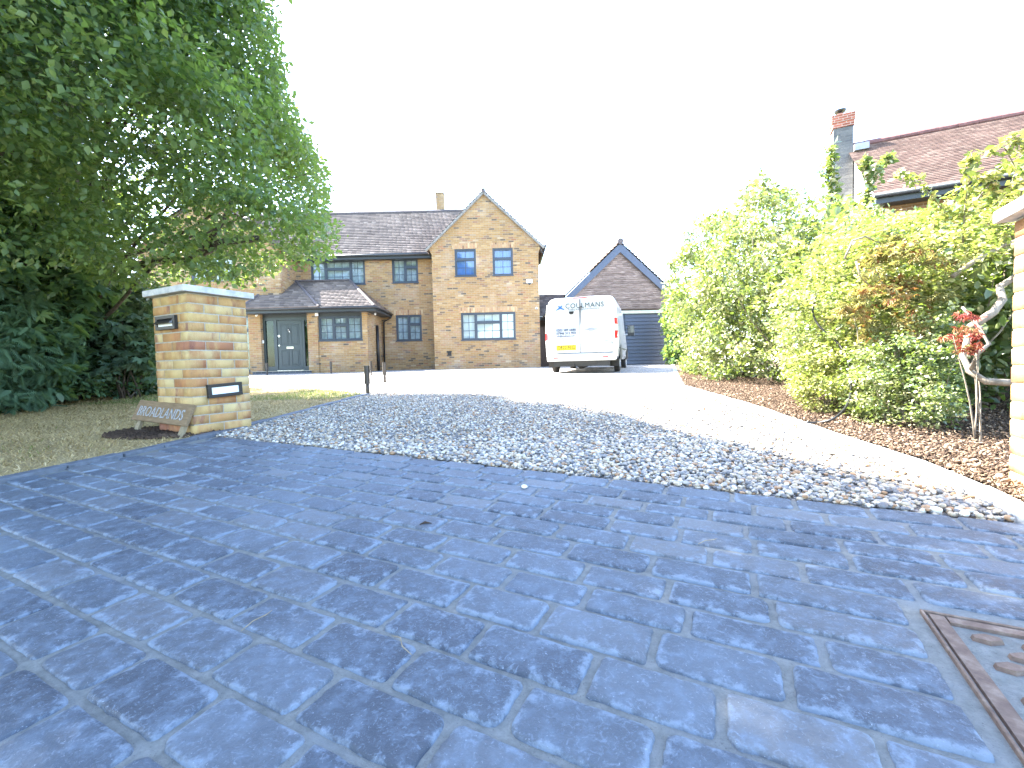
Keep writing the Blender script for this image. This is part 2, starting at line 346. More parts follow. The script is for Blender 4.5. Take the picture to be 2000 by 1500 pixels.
KR = [(1.55, .9), (1.80, 1.42), (1.98, 1.85), (2.10, 2.25), (2.19, 3.03), (2.42, 4.3), (2.69, 6.98), (3.5, 9.4), (4.9, 13.4), (6.6, 18.3)]  # right kerb
sheet('ground', [(-400, -100), (400, -100), (400, 900), (-400, 900)], -.05, M['meadow'])
sheet('driveway', [(-3.4, 1.2), (KR[1][0] + .05, 1.2)] + [(x + .03, y) for x, y in KR[2:]] + [(6.7, 19.2), (1.0, 21.5), (-16, 21.5), (-16, 9.6), (-6.5, 9.2), (-2.4, 7.0)], -.012, M['gravel'])
lawn_poly = [(-3.35, -3.5)] + [(x + .02, y) for x, y in KL[1:]] + [(-2.8, 7.6), (-3.7, 8.4), (-5.2, 9.1), (-7.0, 9.5), (-12, 10), (-12, -3.5)]
sheet('lawn', lawn_poly, 0., M['lawn'])
bed_poly = [(x + .04, y) for x, y in KR] + [(7.2, 18.6), (14, 18.6), (14, .9)]
sheet('flower_bed', bed_poly, .012, M['soil'])
sheet('pavement', [(-3.4, -3.5)] + [(KL[k][0] + .03, KL[k][1]) for k in (1, 2, 3)] + [(-2.52, 3.55)] + [uw(.93, 2.128), (3.4, .7), (3.4, -3.5)], -.0055, M['joint'])

# setts, each with its own worn outline
def kerb_x(y, K): return np.interp(y, [p[1] for p in K], [p[0] for p in K])
def build_setts():
    rows = [2.132, 1.995, 1.87, 1.755, 1.64, 1.52, 1.395, 1.267, 1.147, 1.03, .895, .761, .629, .497]
    while rows[-1] > -4.2: rows.append(rows[-1] - .133)
    V = []; Fq = []; R = []; Ed = []
    n = 48
    for i in range(len(rows) - 1):
        w1, w0 = rows[i], rows[i + 1]
        u = -6.0 + (.0 if i % 2 else .12) + random.uniform(-.02, .02)
        while u < 4.2:
            L = random.gauss(.243, .012); u0, u1 = u, u + L; u += L
            if .26 < u1 and w0 < 1.37 and w1 > .0 and u0 < 1.05:     # room for the access cover
                if w1 < 1.40 and u1 > .26:
                    if u0 < .30: u1 = .358; u = 1.02 + random.uniform(0, .1)
                    elif u0 >= 1.0: pass
                    else: continue
            if u0 > .35 and u0 < 1.05 and w1 > .85 and False: continue
            cu, cw = (u0 + u1) / 2, (w0 + w1) / 2; x, y = uw(cu, cw)
            if x < kerb_x(y, KL) + .07 or y < -3.4 or x > 3.3: continue
            g = .0085; a = (u1 - u0) / 2 - g; b = (w1 - w0) / 2 - g * .9
            if a < .03: continue
            rr = random.random(); base = len(V)
            tilt = (random.uniform(-.010, .010), random.uniform(-.012, .012)); dz = random.uniform(-.0015, .0025)
            ph = [random.uniform(0, 6.28) for _ in range(4)]; am = random.uniform(.5, 1.3)
            pw = random.uniform(7, 15)
            outline = []
            rc = random.uniform(.006, .016); corner = [random.uniform(.6, 1.8) * rc for _ in range(4)]
            for ci, (sx_, sy_, a0) in enumerate(((1, 1, 0), (-1, 1, PI / 2), (-1, -1, PI), (1, -1, 3 * PI / 2))):
                r_ = min(corner[ci], b * .6, a * .6)
                for q in range(5): t = a0 + PI / 2 * q / 4; outline.append((sx_ * (a - r_) + r_ * math.cos(t), sy_ * (b - r_) + r_ * math.sin(t)))
                nx, ny = ((-1, 1), (-1, -1), (1, -1), (1, 1))[ci]          # points along the side that follows
                p0 = outline[-1]; p1 = {0: (-(a - corner[1]), b), 1: (-a, -(b - corner[2])), 2: (a - corner[3], -b), 3: (a, b - corner[0])}[ci]
                for q in range(1, 8): outline.append((p0[0] + (p1[0] - p0[0]) * q / 8, p0[1] + (p1[1] - p0[1]) * q / 8))
            outline = [((x * (1 + am * (.010 * math.sin(5 * math.atan2(y, x) + ph[0]) + .007 * math.sin(11 * math.atan2(y, x) + ph[1]) + .005 * math.sin(23 * math.atan2(y, x) + ph[2]))) + random.uniform(-.0009, .0009)) / a, (y * (1 + am * (.014 * math.sin(7 * math.atan2(y, x) + ph[3]) + .010 * math.sin(13 * math.atan2(y, x) + ph[1]))) + random.uniform(-.0009, .0009)) / b) for x, y in outline]
            for (ins, z, e) in ((-.001, -.011, 1.), (.0022, -.0010, 1.), (.0070, .0006, .82), (.017, .0015, .42), (.038, .002, .0)):
                for (ox, oy) in outline:
                    uu = ox * (a - ins); ww = oy * (b - ins)
                    x, y = uw(cu + uu, cw + ww); V.append((x, y, float(G(y)) + z + dz + tilt[0] * uu + tilt[1] * ww)); Ed.append(e)
            x, y = uw(cu, cw); V.append((x, y, float(G(y)) + .002 + dz)); Ed.append(0)
            for r_ in range(4):
                for k in range(n): Fq.append((base + r_ * n + k, base + r_ * n + (k + 1) % n, base + (r_ + 1) * n + (k + 1) % n)); Fq.append((base + r_ * n + k, base + (r_ + 1) * n + (k + 1) % n, base + (r_ + 1) * n + k)); R += [rr, rr]
            for k in range(n): Fq.append((base + 4 * n + k, base + 4 * n + (k + 1) % n, base + 5 * n)); R.append(rr)
    o = np_mesh('paving_setts', np.array(V), np.array(Fq), M['sett'], R, True, None, Ed); tag(o, kind='structure')
build_setts()

def kerb(name, K, wid, hgt, mat, side=1, L=.3):
    mb = MB(); P = [Vector((x, y, 0)) for x, y in K]
    for a, b in zip(P[:-1], P[1:]):
        d = b - a; n_ = max(1, round(d.length / L)); t = d.normalized(); nn = Vector((t.y, -t.x, 0)) * side
        for k in range(n_):
            p = a + d * (k / n_) + t * .004; q = a + d * ((k + 1) / n_) - t * .004; j = random.uniform(-.004, .004)
            vs = []
            for zz in (-.08, hgt + j):
                for pt, o_ in ((p, 0), (q, 0), (q, wid), (p, wid)): c_ = pt + nn * (o_ + random.uniform(-.002, .002)); vs.append((c_.x, c_.y, float(G(c_.y)) + zz))
            mb.add(vs, [(0, 1, 2, 3), (4, 5, 6, 7), (0, 1, 5, 4), (1, 2, 6, 5), (2, 3, 7, 6), (3, 0, 4, 7)], mat)
    o = mb.build(name, bevel=.005); return tag(o, kind='structure')
kerb('kerb_left', KL, .085, .018, M['kerb'], 1)
kerb('kerb_right', KR[1:], .10, .022, M['kerb_pale'], -1)

# access cover
c = uw(.385, 1.352)
t = thing('access_cover', 'rusty iron access cover let into the paving, recessed tray with raised treads', 'drain cover', (c[0], c[1], float(G(c[1]))), math.radians(-26.6))
def rust():
    m = N('rusty iron', .8, .35); v = m.coord(); f = m.noise(v, 22, 8, .7)
    m.color(m.ramp(f, [(.3, (.085, .055, .045)), (.5, (.15, .10, .075)), (.75, (.26, .20, .16))])); m.bump(f, .5, .006); return m.m
def cover_tray():
    m = N('cement smeared iron tray', .85, .25); v = m.coord(); f = m.noise(v, 18, 8, .7)
    m.color(m.ramp(f, [(.32, (.12, .085, .065)), (.46, (.20, .18, .155)), (.58, (.33, .32, .29)), (.8, (.48, .47, .43))])); m.bump(f, .6, .006); return m.m
M['rust'] = rust(); M['tray'] = cover_tray()
mb = MB(); W_, H_ = .62, .46
sl = .0355
def cz(x, y): yy = c[1] - x * SU + y * CU; return float(G(yy)) - float(G(c[1]))
def cbox(mb, x0, x1, y0, y1, z0, z1, mat, inset=0.):
    vs = [(x + (inset if x == x0 else -inset) * (z == z1), y + (inset if y == y0 else -inset) * (z == z1), cz(x, y) + z) for x in (x0, x1) for y in (y0, y1) for z in (z0, z1)]
    mb.add(vs, [(0, 1, 3, 2), (4, 6, 7, 5), (0, 4, 5, 1), (2, 3, 7, 6), (0, 2, 6, 4), (1, 5, 7, 3)], mat)
cbox(mb, 0, W_, -H_, 0, -.05, -.012, M['tray']); mb.build('tray', t)
mb = MB()
for a in ((0, .006, -H_, 0), (W_ - .006, W_, -H_, 0), (.006, W_ - .006, -.006, 0), (.006, W_ - .006, -H_, -H_ + .006)): cbox(mb, *a, -.03, .004, M['rust'])
mb.build('frame', t, bevel=.002)
mb = MB()
for a in ((.011, .042, -H_ + .011, -.011), (W_ - .042, W_ - .011, -H_ + .011, -.011), (.042, W_ - .042, -.038, -.011), (.042, W_ - .042, -H_ + .011, -H_ + .038)): cbox(mb, *a, -.03, .002, M['rust'], .002)
for i in range(8):
    for j in range(7):
        x = .09 + i * .078 + (.039 if j % 2 else 0); y = -.075 - j * .048
        if x > W_ - .09 or y < -H_ + .07: continue
        k = .029; cc = .012
        vs = []
        for z, s_ in ((-.02, 1.1), (.003, .8)):
            for dx, dy in ((-k, -cc), (0, -cc * 1.6), (k, cc * -.2), (k, cc), (0, cc * 1.6), (-k, cc * .2)): vs.append((x + dx * s_, y + dy * s_, cz(x, y) + z))
        mb.add(vs, [(6, 7, 8, 9, 10, 11)] + [(q, (q + 1) % 6, 6 + (q + 1) % 6, 6 + q) for q in range(6)], M['rust'])
mb.build('treads', t)

# ------------------------------------------------------------ pebbles
def ico(sub):
    bm = bmesh.new(); bmesh.ops.create_icosphere(bm, subdivisions=sub, radius=1); bm.verts.ensure_lookup_table()
    v = np.array([x.co[:] for x in bm.verts]); f = np.array([[q.index for q in x.verts] for x in bm.faces]); bm.free(); return v, f
def rotz(a):
    c_, s_ = np.cos(a), np.sin(a); z = np.zeros_like(a); o = np.ones_like(a)
    return np.stack([np.stack([c_, -s_, z], -1), np.stack([s_, c_, z], -1), np.stack([z, z, o], -1)], -2)
def rotx(a):
    c_, s_ = np.cos(a), np.sin(a); z = np.zeros_like(a); o = np.ones_like(a)
    return np.stack([np.stack([o, z, z], -1), np.stack([z, c_, -s_], -1), np.stack([z, s_, c_], -1)], -2)
def blobs(P, S, sub, squash=.6, tilt=.5, jit=.12):
    v, f = ico(sub); n = len(P)
    sc = np.stack([S, S * rng.uniform(.6, .95, n), S * squash * rng.uniform(.7, 1.2, n)], -1)
    A = rotz(rng.uniform(0, 6.28, n)) @ rotx(rng.uniform(-tilt, tilt, n)) @ rotz(rng.uniform(0, 6.28, n))
    vv = v[None] * (1 + rng.uniform(-jit, jit, (n, len(v)))[..., None]) * sc[:, None]
    vv = np.einsum('nij,nkj->nki', A, vv) + P[:, None]
    F = f[None] + (np.arange(n) * len(v))[:, None, None]
    return vv.reshape(-1, 3), F.reshape(-1, 3), len(f)
def in_drive(x, y):
    w_ = x * SU + y * CU
    return (x > kerb_x(y, KL) + .08) & (x < kerb_x(y, KR) + .0) & (w_ > 2.14)
def pebbles():
    Vs = []; Fs = []; Rs = []; off = 0
    for y0, y1, dens, sub, s0, s1 in ((1.3, 3.2, 4200, 2, .006, .0150), (3.2, 5.2, 3300, 1, .006, .0138), (5.2, 9.0, 2700, 1, .0065, .0135)):
        n = int((y1 - y0) * 6 * dens); x = rng.uniform(-2.6, 3.4, n); y = rng.uniform(y0, y1, n); k = in_drive(x, y)
        if y0 > 5: k |= ((y > 6.9) & (x > -3.2) & (x < kerb_x(y, KR)))
        x, y = x[k], y[k]; n = len(x); S = rng.uniform(s0, s1, n) * rng.choice([1, 1, 1, 1.25], n)
        P = np.stack([x, y, G(y) + rng.uniform(-.006, .010, n)], -1)
        v, f, q = blobs(P, S, sub, .62, .5, .07 if sub == 2 else .10); Vs.append(v); Fs.append(f + off); Rs.append(np.repeat(rng.uniform(0, 1, n), q)); off += len(v)
    o = np_mesh('gravel_pebbles', np.concatenate(Vs), np.concatenate(Fs), M['pebble'], np.concatenate(Rs), True)
    tag(o, 'loose rounded river pebbles covering the drive', 'gravel', kind='stuff')
pebbles()
# a few stray pebbles lying on the setts
for (x, y, s_, rr) in ((-.30+.345, 2.03, .016, .95), (-1.05, 2.35, .010, .1)):
    v, f, q = blobs(np.array([[x, y, float(G(y)) + s_ * .6]]), np.array([s_]), 2)
    o = np_mesh('stray_pebble', v, f, M['pebble'], np.full(len(f), rr), True)
    tag(o, 'small pale pebble lying loose on the setts near the gravel edge' if rr > .5 else 'tiny dark pebble lying on the far left setts', 'pebble')

# ------------------------------------------------------------ grass, mulch
def inside(x, y, poly):
    r = np.zeros(len(x), bool); j = len(poly) - 1
    for i in range(len(poly)):
        xi, yi = poly[i]; xj, yj = poly[j]
        r ^= ((yi > y) != (yj > y)) & (x < (xj - xi) * (y - yi) / (yj - yi + 1e-12) + xi); j = i
    return r
def blades(name, P, L, wdt, lay, mat, label, cat):
    n = len(P); a = rng.uniform(0, 6.28, n); el = rng.uniform(*lay, n)
    d = np.stack([np.cos(a) * np.cos(el), np.sin(a) * np.cos(el), np.sin(el)], -1); s_ = np.stack([-np.sin(a), np.cos(a), np.zeros(n)], -1)
    L = L[:, None]; w_ = wdt[:, None]
    bend = np.stack([np.zeros(n), np.zeros(n), -.25 * L[:, 0]], -1)
    V = np.stack([P - s_ * w_, P + s_ * w_, P + d * L * .55 + s_ * w_ * .8, P + d * L * .55 - s_ * w_ * .8, P + d * L + bend * .6], 1)
    base = (np.arange(n) * 5)[:, None]; F = np.concatenate([base + np.array([[0, 1, 2]]), base + np.array([[0, 2, 3]]), base + np.array([[3, 2, 4]])], 0)
    r = rng.uniform(0, 1, n); o = np_mesh(name, V.reshape(-1, 3), F, mat, np.concatenate([r, r, r])); tag(o, label, cat, kind='stuff'); return o
n = 150000; y = 2.0 + 7.6 * rng.uniform(0, 1, n) ** 1.35; x = rng.uniform(-7.4, -2.2, n); k = inside(x, y, lawn_poly) & (x < kerb_x(y, KL) - .005)
bare = ((x + 2.90) / .50) ** 2 + ((y - 3.80) / .30) ** 2 < 1 + rng.normal(0, .35, n)
k &= ~(bare & (rng.uniform(0, 1, n) < .93)); x, y = x[k], y[k]; n = len(x)
patch = np.sin(x * 2.1 + y) + np.sin(y * 1.7 - x * .8) + rng.normal(0, .5, n); gm = (y > 6.3) & (patch > -.3) & (rng.uniform(0, 1, n) < .6) | (patch > 1.9) & (rng.uniform(0, 1, n) < .15)
P = np.stack([x, y, G(y)], -1)
blades('dry_grass', P[~gm], rng.uniform(.02, .06, (~gm).sum()), rng.uniform(.0011, .0022, (~gm).sum()) * (1 + y[~gm] * .12), (.05, .7), M['straw'], 'short straw coloured dry grass of the front lawn', 'grass')
blades('green_grass', P[gm], rng.uniform(.025, .06, gm.sum()), rng.uniform(.0012, .0022, gm.sum()) * (1 + y[gm] * .12), (.2, 1.1), M['green_blade'], 'greener patches of grass in the front lawn', 'grass')
# bare earth around the left pillar
def clods():
    n = 5200; a = rng.uniform(0, 6.28, n); r = np.sqrt(rng.uniform(0, 1, n)); x = -2.90 + r * np.cos(a) * .52; y = 3.80 + r * np.sin(a) * .31
    k = x < kerb_x(y, KL) - .01; x, y = x[k], y[k]; n = len(x)
    v, f, q = blobs(np.stack([x, y, G(y) + rng.uniform(0, .02, n)], -1), rng.uniform(.004, .018, n), 1, .8, 1.5, .25)
    o = np_mesh('loose_soil', v, f, M['soil'], None); tag(o, 'dark crumbly bare soil around the foot of the left pillar', 'soil', kind='stuff')
clods()
def mulch():
    n = 80000; y = 1.5 + 9.5 * rng.uniform(0, 1, n) ** 1.6; x = kerb_x(y, KR) + .012 + rng.uniform(0, 1, n) ** 1.3 * 2.6
    P = np.stack([x, y, G(y) + rng.uniform(.012, .04, n)], -1); S = rng.uniform(.003, .010, n) * rng.choice([1, 1, 1, 1, 1, 1, 1.8], n)
    v, f, q = blobs(P, S, 1, .3, 1.2, .35)
    o = np_mesh('mulch', v, f, M['chip'], np.repeat(rng.uniform(0, 1, n), q)); tag(o, 'brown bark mulch and leaf litter on the right hand bed', 'mulch', kind='stuff')
mulch()
for (px_, py_, rz_, rr) in ((.62, 1.42, .4, 0), (-.62, 1.05, 1.2, 0), (-.33, 1.62, .2, 1), (-.25, .95, 2.2, 0)):
    zz = float(G(py_)) + .005; mb = MB(); L_ = .045
    if rr: mb.tube([(-.02, 0, .002), (0, .006, .006), (.024, 0, .002)], [.0015, .005, .001], M['chip'], 6)
    else: mb.tube([(-L_, 0, 0), (-.01, .006, .003), (.02, -.002, .004), (L_, .008, 0)], [.0009, .0013, .0012, .0006], M['sign_leg'], 5)
    o = mb.build('dead_leaf' if rr else 'dry_twig', smooth=True); o.location = (px_, py_, zz); o.rotation_euler = (0, 0, rz_)
    tag(o, {.62: 'dry curved grass stalk on the setts left of the access cover', -.62: 'thin straw twig on the setts at left', -.33: 'small curled brown leaf on the setts', -.25: 'pale straw stem lying in a joint at bottom centre'}[px_], 'debris')

# ------------------------------------------------------------ pillars
def pillar(u0, u1, w0, w1, ncourse, label, offset=0):
    a = uw(u1, w0); zb = float(G(a[1] + .1)) - .06
    t = thing('gate_pillar', label, 'pillar', (a[0], a[1], zb), math.radians(-26.6), 'brick gate pillars')
    W_ = u1 - u0; D = w1 - w0; ch = .0752; H = ncourse * ch; bh = ch - .0095
    V = []; Fq = []; R = []
    def brick(x0, x1, y0, y1, z0, z1, r):
        b = len(V); cx, cy = (x0 + x1) / 2, (y0 + y1) / 2; j = random.uniform(-.0012, .0012)
        e = .0018
        for (i, z) in ((0, z0 + e), (0, z1 - e), (e, z1), (e, z0)):
            for xx, yy in ((x0, y0), (x1, y0), (x1, y1), (x0, y1)): V.append((xx + (i if xx < cx else -i) + random.uniform(-.001, .001), yy + (i if yy < cy else -i) + random.uniform(-.001, .001), z + random.uniform(-.0008, .0008)))
        for (p, q) in ((0, 4), (4, 8), (12, 0)):
            for k in range(4): Fq.append((b + p + k, b + p + (k + 1) % 4, b + q + (k + 1) % 4, b + q + k)); R.append(r)
        Fq.append((b + 8, b + 9, b + 10, b + 11)); R.append(r); Fq.append((b + 15, b + 14, b + 13, b + 12)); R.append(r)
    T = .118; m_ = .009
    for k in range(ncourse):
        z0 = k * ch; z1 = z0 + bh; r_ = random.random
        def run(length, first):                                # whole bricks, or half + whole + half on alternate courses
            if first < .001: return [(0, length / 2 - m_ / 2), (length / 2 + m_ / 2, length)]
            L_ = length - first; return [(first, first + L_ * .30), (first + L_ * .30 + m_, length)] if random.random() < .5 else [(first, first + L_ * .66), (first + L_ * .66 + m_, length)]
        if k % 2 == offset:   # stretchers wrap: full bricks on the front face reach both corners
            for p, q in run(W_, 0): brick(-W_ + p, -W_ + q, 0, T, z0, z1, r_()); 
            for p, q in run(W_, 0): brick(-W_ + p, -W_ + q, D - T, D, z0, z1, r_())
            for p, q in ((T + m_, D - T - m_),): brick(-T, 0, p, q, z0, z1, r_()); brick(-W_, -W_ + T, p, q, z0, z1, r_())
        else:
            for p, q in run(D, 0): brick(-T, 0, p, q, z0, z1, r_()); brick(-W_, -W_ + T, p, q, z0, z1, r_())
            for p, q in ((T + m_, W_ - T - m_),): brick(-W_ + p, -W_ + q, 0, T, z0, z1, r_()); brick(-W_ + p, -W_ + q, D - T, D, z0, z1, r_())
    o = np_mesh('brickwork', np.array(V), np.array(Fq), M['pillar_brick'], R, False, t)
    mb = MB(); mb.box(-W_ + .003, -.003, .003, D - .003, -.03, H + .001, M['mortar']); mb.build('mortar_joints', t)
    mb = MB(); ov = .05
    mb.box(-W_ - ov, ov, -ov, D + ov, H + .004, H + .056, M['coping']); mb.build('coping', t, bevel=.006)
    return t, H
tl, HL = pillar(-4.40, -3.89, 2.06, 2.535, 16, 'yellow and red brick gate pillar on the lawn edge with two black lamps')
tr_, HR = pillar(1.04, 1.54, 2.14, 2.645, 16, 'sunlit brick gate pillar at the right edge of the frame by the flower bed', 1)

def brick_light(loc, rz, louvre, label, tilt=0):
    t = thing('brick_light', label, 'wall lamp', loc, rz, 'black lamps on the gate pillar'); t.rotation_euler = (0, tilt, rz)
    W_, H_ = .285, .112; mb = MB(); d = .028
    mb.prism([(-W_ / 2, -H_ / 2), (W_ / 2, -H_ / 2), (W_ / 2, H_ / 2), (-W_ / 2, H_ / 2)], 0, -.010, M['black_metal'])
    b = .026
    mb.box(-W_ / 2, W_ / 2, -d, -.0105, H_ / 2 - b, H_ / 2, M['black_metal']); mb.box(-W_ / 2, W_ / 2, -d, -.0105, -H_ / 2, -H_ / 2 + b, M['black_metal'])
    mb.box(-W_ / 2, -W_ / 2 + b + .004, -d, -.0105, -H_ / 2 + b + .0005, H_ / 2 - b - .0005, M['black_metal']); mb.box(W_ / 2 - b - .004, W_ / 2, -d, -.0105, -H_ / 2 + b + .0005, H_ / 2 - b - .0005, M['black_metal'])
    mb.build('housing', t, bevel=.002)
    mb = MB()
    if louvre:
        x0, x1 = -W_ / 2 + .031, W_ / 2 - .031
        mb.prism([(-.058, -.004), (-.012, .030), (-.012, .026), (-.056, -.010)], x0, x1, M['black_metal'], 'x'); mb.build('hood', t)
        mb = MB(); mb.box(x0, x1, -.020, -.0108, -.030, -.006, M['lens']); mb.build('lens', t)
        mb = MB(); mb.prism([(-.055, -.008), (-.012, .028), (-.012, -.012)], x0 - .003, x0 - .0005, M['black_metal'], 'x'); mb.build('hood_cheek', t); mb = MB(); mb.prism([(-.055, -.008), (-.012, .028), (-.012, -.012)], x1 + .0005, x1 + .003, M['lamp_grey'], 'x'); mb.build('hood_cheek', t)
    else:
        mb.box(-W_ / 2 + .0305, W_ / 2 - .0305, -.022, -.0108, -H_ / 2 + b + .001, H_ / 2 - b - .001, M['lens'])
        for k in range(5): z = -H_ / 2 + b + .010 + k * .010; mb.box(-W_ / 2 + .032, W_ / 2 - .032, -.0235, -.0221, z, z + .003, M['lens'])
        mb.build('lens', t)
    return t
a = uw(-3.89 - .29, 2.06); brick_light((a[0], a[1], 1.052), math.radians(-26.6), True, 'black hooded lamp high on the left face of the brick pillar')
a = uw(-3.89, 2.06 + .25); brick_light((a[0], a[1], .487), math.radians(-26.6 + 90), False, 'black framed lamp with white lens low on the right face of the brick pillar', math.radians(-3))

def text_mesh(s, size, ext=.002, shear=0, spacing=1.0, xs=1.0, fat=0):
    cu = bpy.data.curves.new('txt', 'FONT'); cu.body = s; cu.size = size; cu.extrude = ext; cu.align_x = 'CENTER'; cu.align_y = 'CENTER'; cu.space_character = spacing; cu.resolution_u = 3; cu.offset = fat
    o = bpy.data.objects.new('txt', cu); col.objects.link(o); dg = bpy.context.evaluated_depsgraph_get()
    me = bpy.data.meshes.new_from_object(o.evaluated_get(dg)); bpy.data.objects.remove(o)
    for v in me.vertices: v.co.x *= xs
    return me
def text(name, s, size, mat, parent, loc, rot=(PI / 2, 0, 0), bold=0, **kw):
    me = text_mesh(s, size, **kw); me.materials.clear(); me.materials.append(mat); o = bpy.data.objects.new(name, me); link(o, parent); o.location = loc; o.rotation_euler = rot
    return o
# house name sign leaning on the pillar
a = uw(-4.68, 1.955)
t = thing('name_sign', 'weathered wooden board on two stakes carved BROADLANDS leaning on the brick pillar', 'sign', (a[0], a[1], float(G(a[1])) - .01), math.radians(-26.6))
Mt = Matrix.Rotation(math.radians(-24), 4, 'X')           # leans back
mb = MB(); mb.box(-.035, .80, -.014, .014, .125, .305, M['sign_wood'], Mt @ Matrix.Rotation(math.radians(2.0), 4, 'Y')); mb.build('board', t, bevel=.004)
for x in (.02, .70):
    mb = MB(); mb.box(x, x + .055, .0145, .042, -.03, .27, M['sign_leg'], Mt); mb.build('leg', t, bevel=.004)
tx = text_mesh('BROADLANDS', .125, .0015, spacing=1.02, xs=.86)
M['sign_paint'] = plain('faded pale blue letter paint', (.30, .31, .32), .85, .2, .35, 60)
tx.materials.clear(); tx.materials.append(M['sign_paint']); o = bpy.data.objects.new('lettering', tx); link(o, t)
o.matrix_local = Mt @ Matrix.Rotation(math.radians(2.0), 4, 'Y') @ Matrix.Translation((.375, -.0152, .205)) @ Matrix.Rotation(PI / 2, 4, 'X')

# ------------------------------------------------------------ bollard lights
def bollard(loc, label):
    t = thing('bollard_light', label, 'garden light', loc, random.uniform(-.15, .15), 'bollard lights along the drive')
    mb = MB(); mb.cyl(0, 0, -.05, .20, .028, M['post_bronze']); mb.build('post', t, True)
    mb = MB()
    # sleeve open on the right hand side
    seg = 18; ang = [math.radians(40 + k * (280 / seg)) for k in range(seg + 1)]; ri, ro = .040, .044
    vs = [(ro * math.cos(q), ro * math.sin(q), z) for z in (.165, .435) for q in ang] + [(ri * math.cos(q), ri * math.sin(q), z) for z in (.165, .435) for q in ang]; n_ = seg + 1; fs = []
    for k in range(seg):
        fs += [(k, k + 1, n_ + k + 1, n_ + k), (2 * n_ + k, 3 * n_ + k, 3 * n_ + k + 1, 2 * n_ + k + 1), (n_ + k, n_ + k + 1, 3 * n_ + k + 1, 3 * n_ + k), (k, 2 * n_ + k, 2 * n_ + k + 1, k + 1)]
    fs += [(0, n_, 3 * n_, 2 * n_), (seg, 2 * n_ + seg, 3 * n_ + seg, n_ + seg)]
    mb.add(vs, fs, M['post_bronze']); o = mb.build('sleeve', t)
    mb = MB(); mb.cyl(0, 0, .200, .430, .018, M['lens'], 10); mb.build('lamp_tube', t, True)
    mb = MB(); mb.cyl(0, 0, .4355, .441, .048, M['post_bronze'], 20); mb.build('collar', t); mb = MB(); mb.cyl(0, 0, .158, .1645, .048, M['post_bronze'], 20); mb.build('collar', t)
    return t
for x, y, lb in ((-2.255, 7.0, 'nearest bollard light at the far end of the slate kerb'), (-2.84, 10.04, 'bollard light standing alone in the white gravel right of the nearest one'),
                 (-4.35, 13.9, 'bollard light just behind the nearest one, below the porch corner'), (-6.75, 16.8, 'bollard light in front of the porch window'), (-9.25, 17.0, 'bollard light beside the front door step')):
    bollard((x, y, float(G(y))), lb)

# ------------------------------------------------------------ roofs
def tile_plane(name, a0, a1, b0, b1, mat, parent, gauge=.19, tw=.20, thick=.055, wave=.006):
    """a0-a1 the eaves line, b0-b1 the top line"""
    a0, a1, b0, b1 = [np.array(p, float) for p in (a0, a1, b0, b1)]
    sl = np.linalg.norm((b0 + b1) / 2 - (a0 + a1) / 2); nc = max(2, int(sl / gauge)); nrm = np.cross(a1 - a0, (b0 + b1) / 2 - a0); nrm /= np.linalg.norm(nrm)
    if nrm[2] < 0: nrm = -nrm
    V = []; Fq = []; R = []
    for i in range(nc):
        t0, t1 = i / nc, min(1, (i + 1.25) / nc); p0, p1 = a0 + (b0 - a0) * t0, a1 + (b1 - a1) * t0; q0, q1 = a0 + (b0 - a0) * t1, a1 + (b1 - a1) * t1
        Ln = np.linalg.norm(p1 - p0); m_ = max(1, int(Ln / tw)); sh = (i % 2) * .5; sag = wave * math.sin(i * 1.7)
        es = [0.] + [min(1, max(0, (k + sh) / m_)) for k in range(0 if sh else 1, m_)] + [1.]
        for s0, s1 in zip(es[:-1], es[1:]):
            if s1 - s0 < 1e-6: continue
            j0 = thick + random.uniform(-.004, .004) + sag * .3; b = len(V)
            A = p0 + (p1 - p0) * s0; B = p0 + (p1 - p0) * s1; C_ = q0 + (q1 - q0) * s1; D = q0 + (q1 - q0) * s0
            V += [A + nrm * j0, B + nrm * (j0 + random.uniform(-.002, .002)), C_ + nrm * .004, D + nrm * .004, A - nrm * .004, B - nrm * .004]
            r = random.random(); Fq += [(b, b + 1, b + 2, b + 3), (b + 4, b + 5, b + 1, b)]; R += [r, r]
    return np_mesh(name, np.array(V), np.array(Fq), mat, R, False, parent)
def ridge(name, a, b, r, mat, parent, seg=.33):
    mb = MB(); a, b = Vector(a), Vector(b); n_ = max(1, round((b - a).length / seg))
    for k in range(n_):
        p = a + (b - a) * (k / n_ + .01 / n_); q = a + (b - a) * ((k + 1) / n_); rr = r * random.uniform(.95, 1.06); mb.tube([p, q], [rr * 1.06, rr], mat, 10)
    return mb.build(name, parent, smooth=False)

# ------------------------------------------------------------ walls with openings, windows
def wall_grid(mb, x0, x1, z0, z1, openings, y, reveal, mat, rmat=None):
    xs = sorted({x0, x1, *[o[0] for o in openings], *[o[1] for o in openings]}); zs = sorted({z0, z1, *[o[2] for o in openings], *[o[3] for o in openings]})
    for i in range(len(xs) - 1):
        for j in range(len(zs) - 1):
            cx, cz_ = (xs[i] + xs[i + 1]) / 2, (zs[j] + zs[j + 1]) / 2
            if any(o[0] < cx < o[1] and o[2] < cz_ < o[3] for o in openings): continue
            mb.quad((xs[i], y, zs[j]), (xs[i + 1], y, zs[j]), (xs[i + 1], y, zs[j + 1]), (xs[i], y, zs[j + 1]), mat)
    for a, b, c_, d in openings:
        r = rmat or mat
        mb.quad((a, y, c_), (a, y + reveal, c_), (a, y + reveal, d), (a, y, d), r); mb.quad((b, y, c_), (b, y + reveal, c_), (b, y + reveal, d), (b, y, d), r)
        mb.quad((a, y, c_), (b, y, c_), (b, y + reveal, c_), (a, y + reveal, c_), r); mb.quad((a, y, d), (b, y, d), (b, y + reveal, d), (a, y + reveal, d), r)
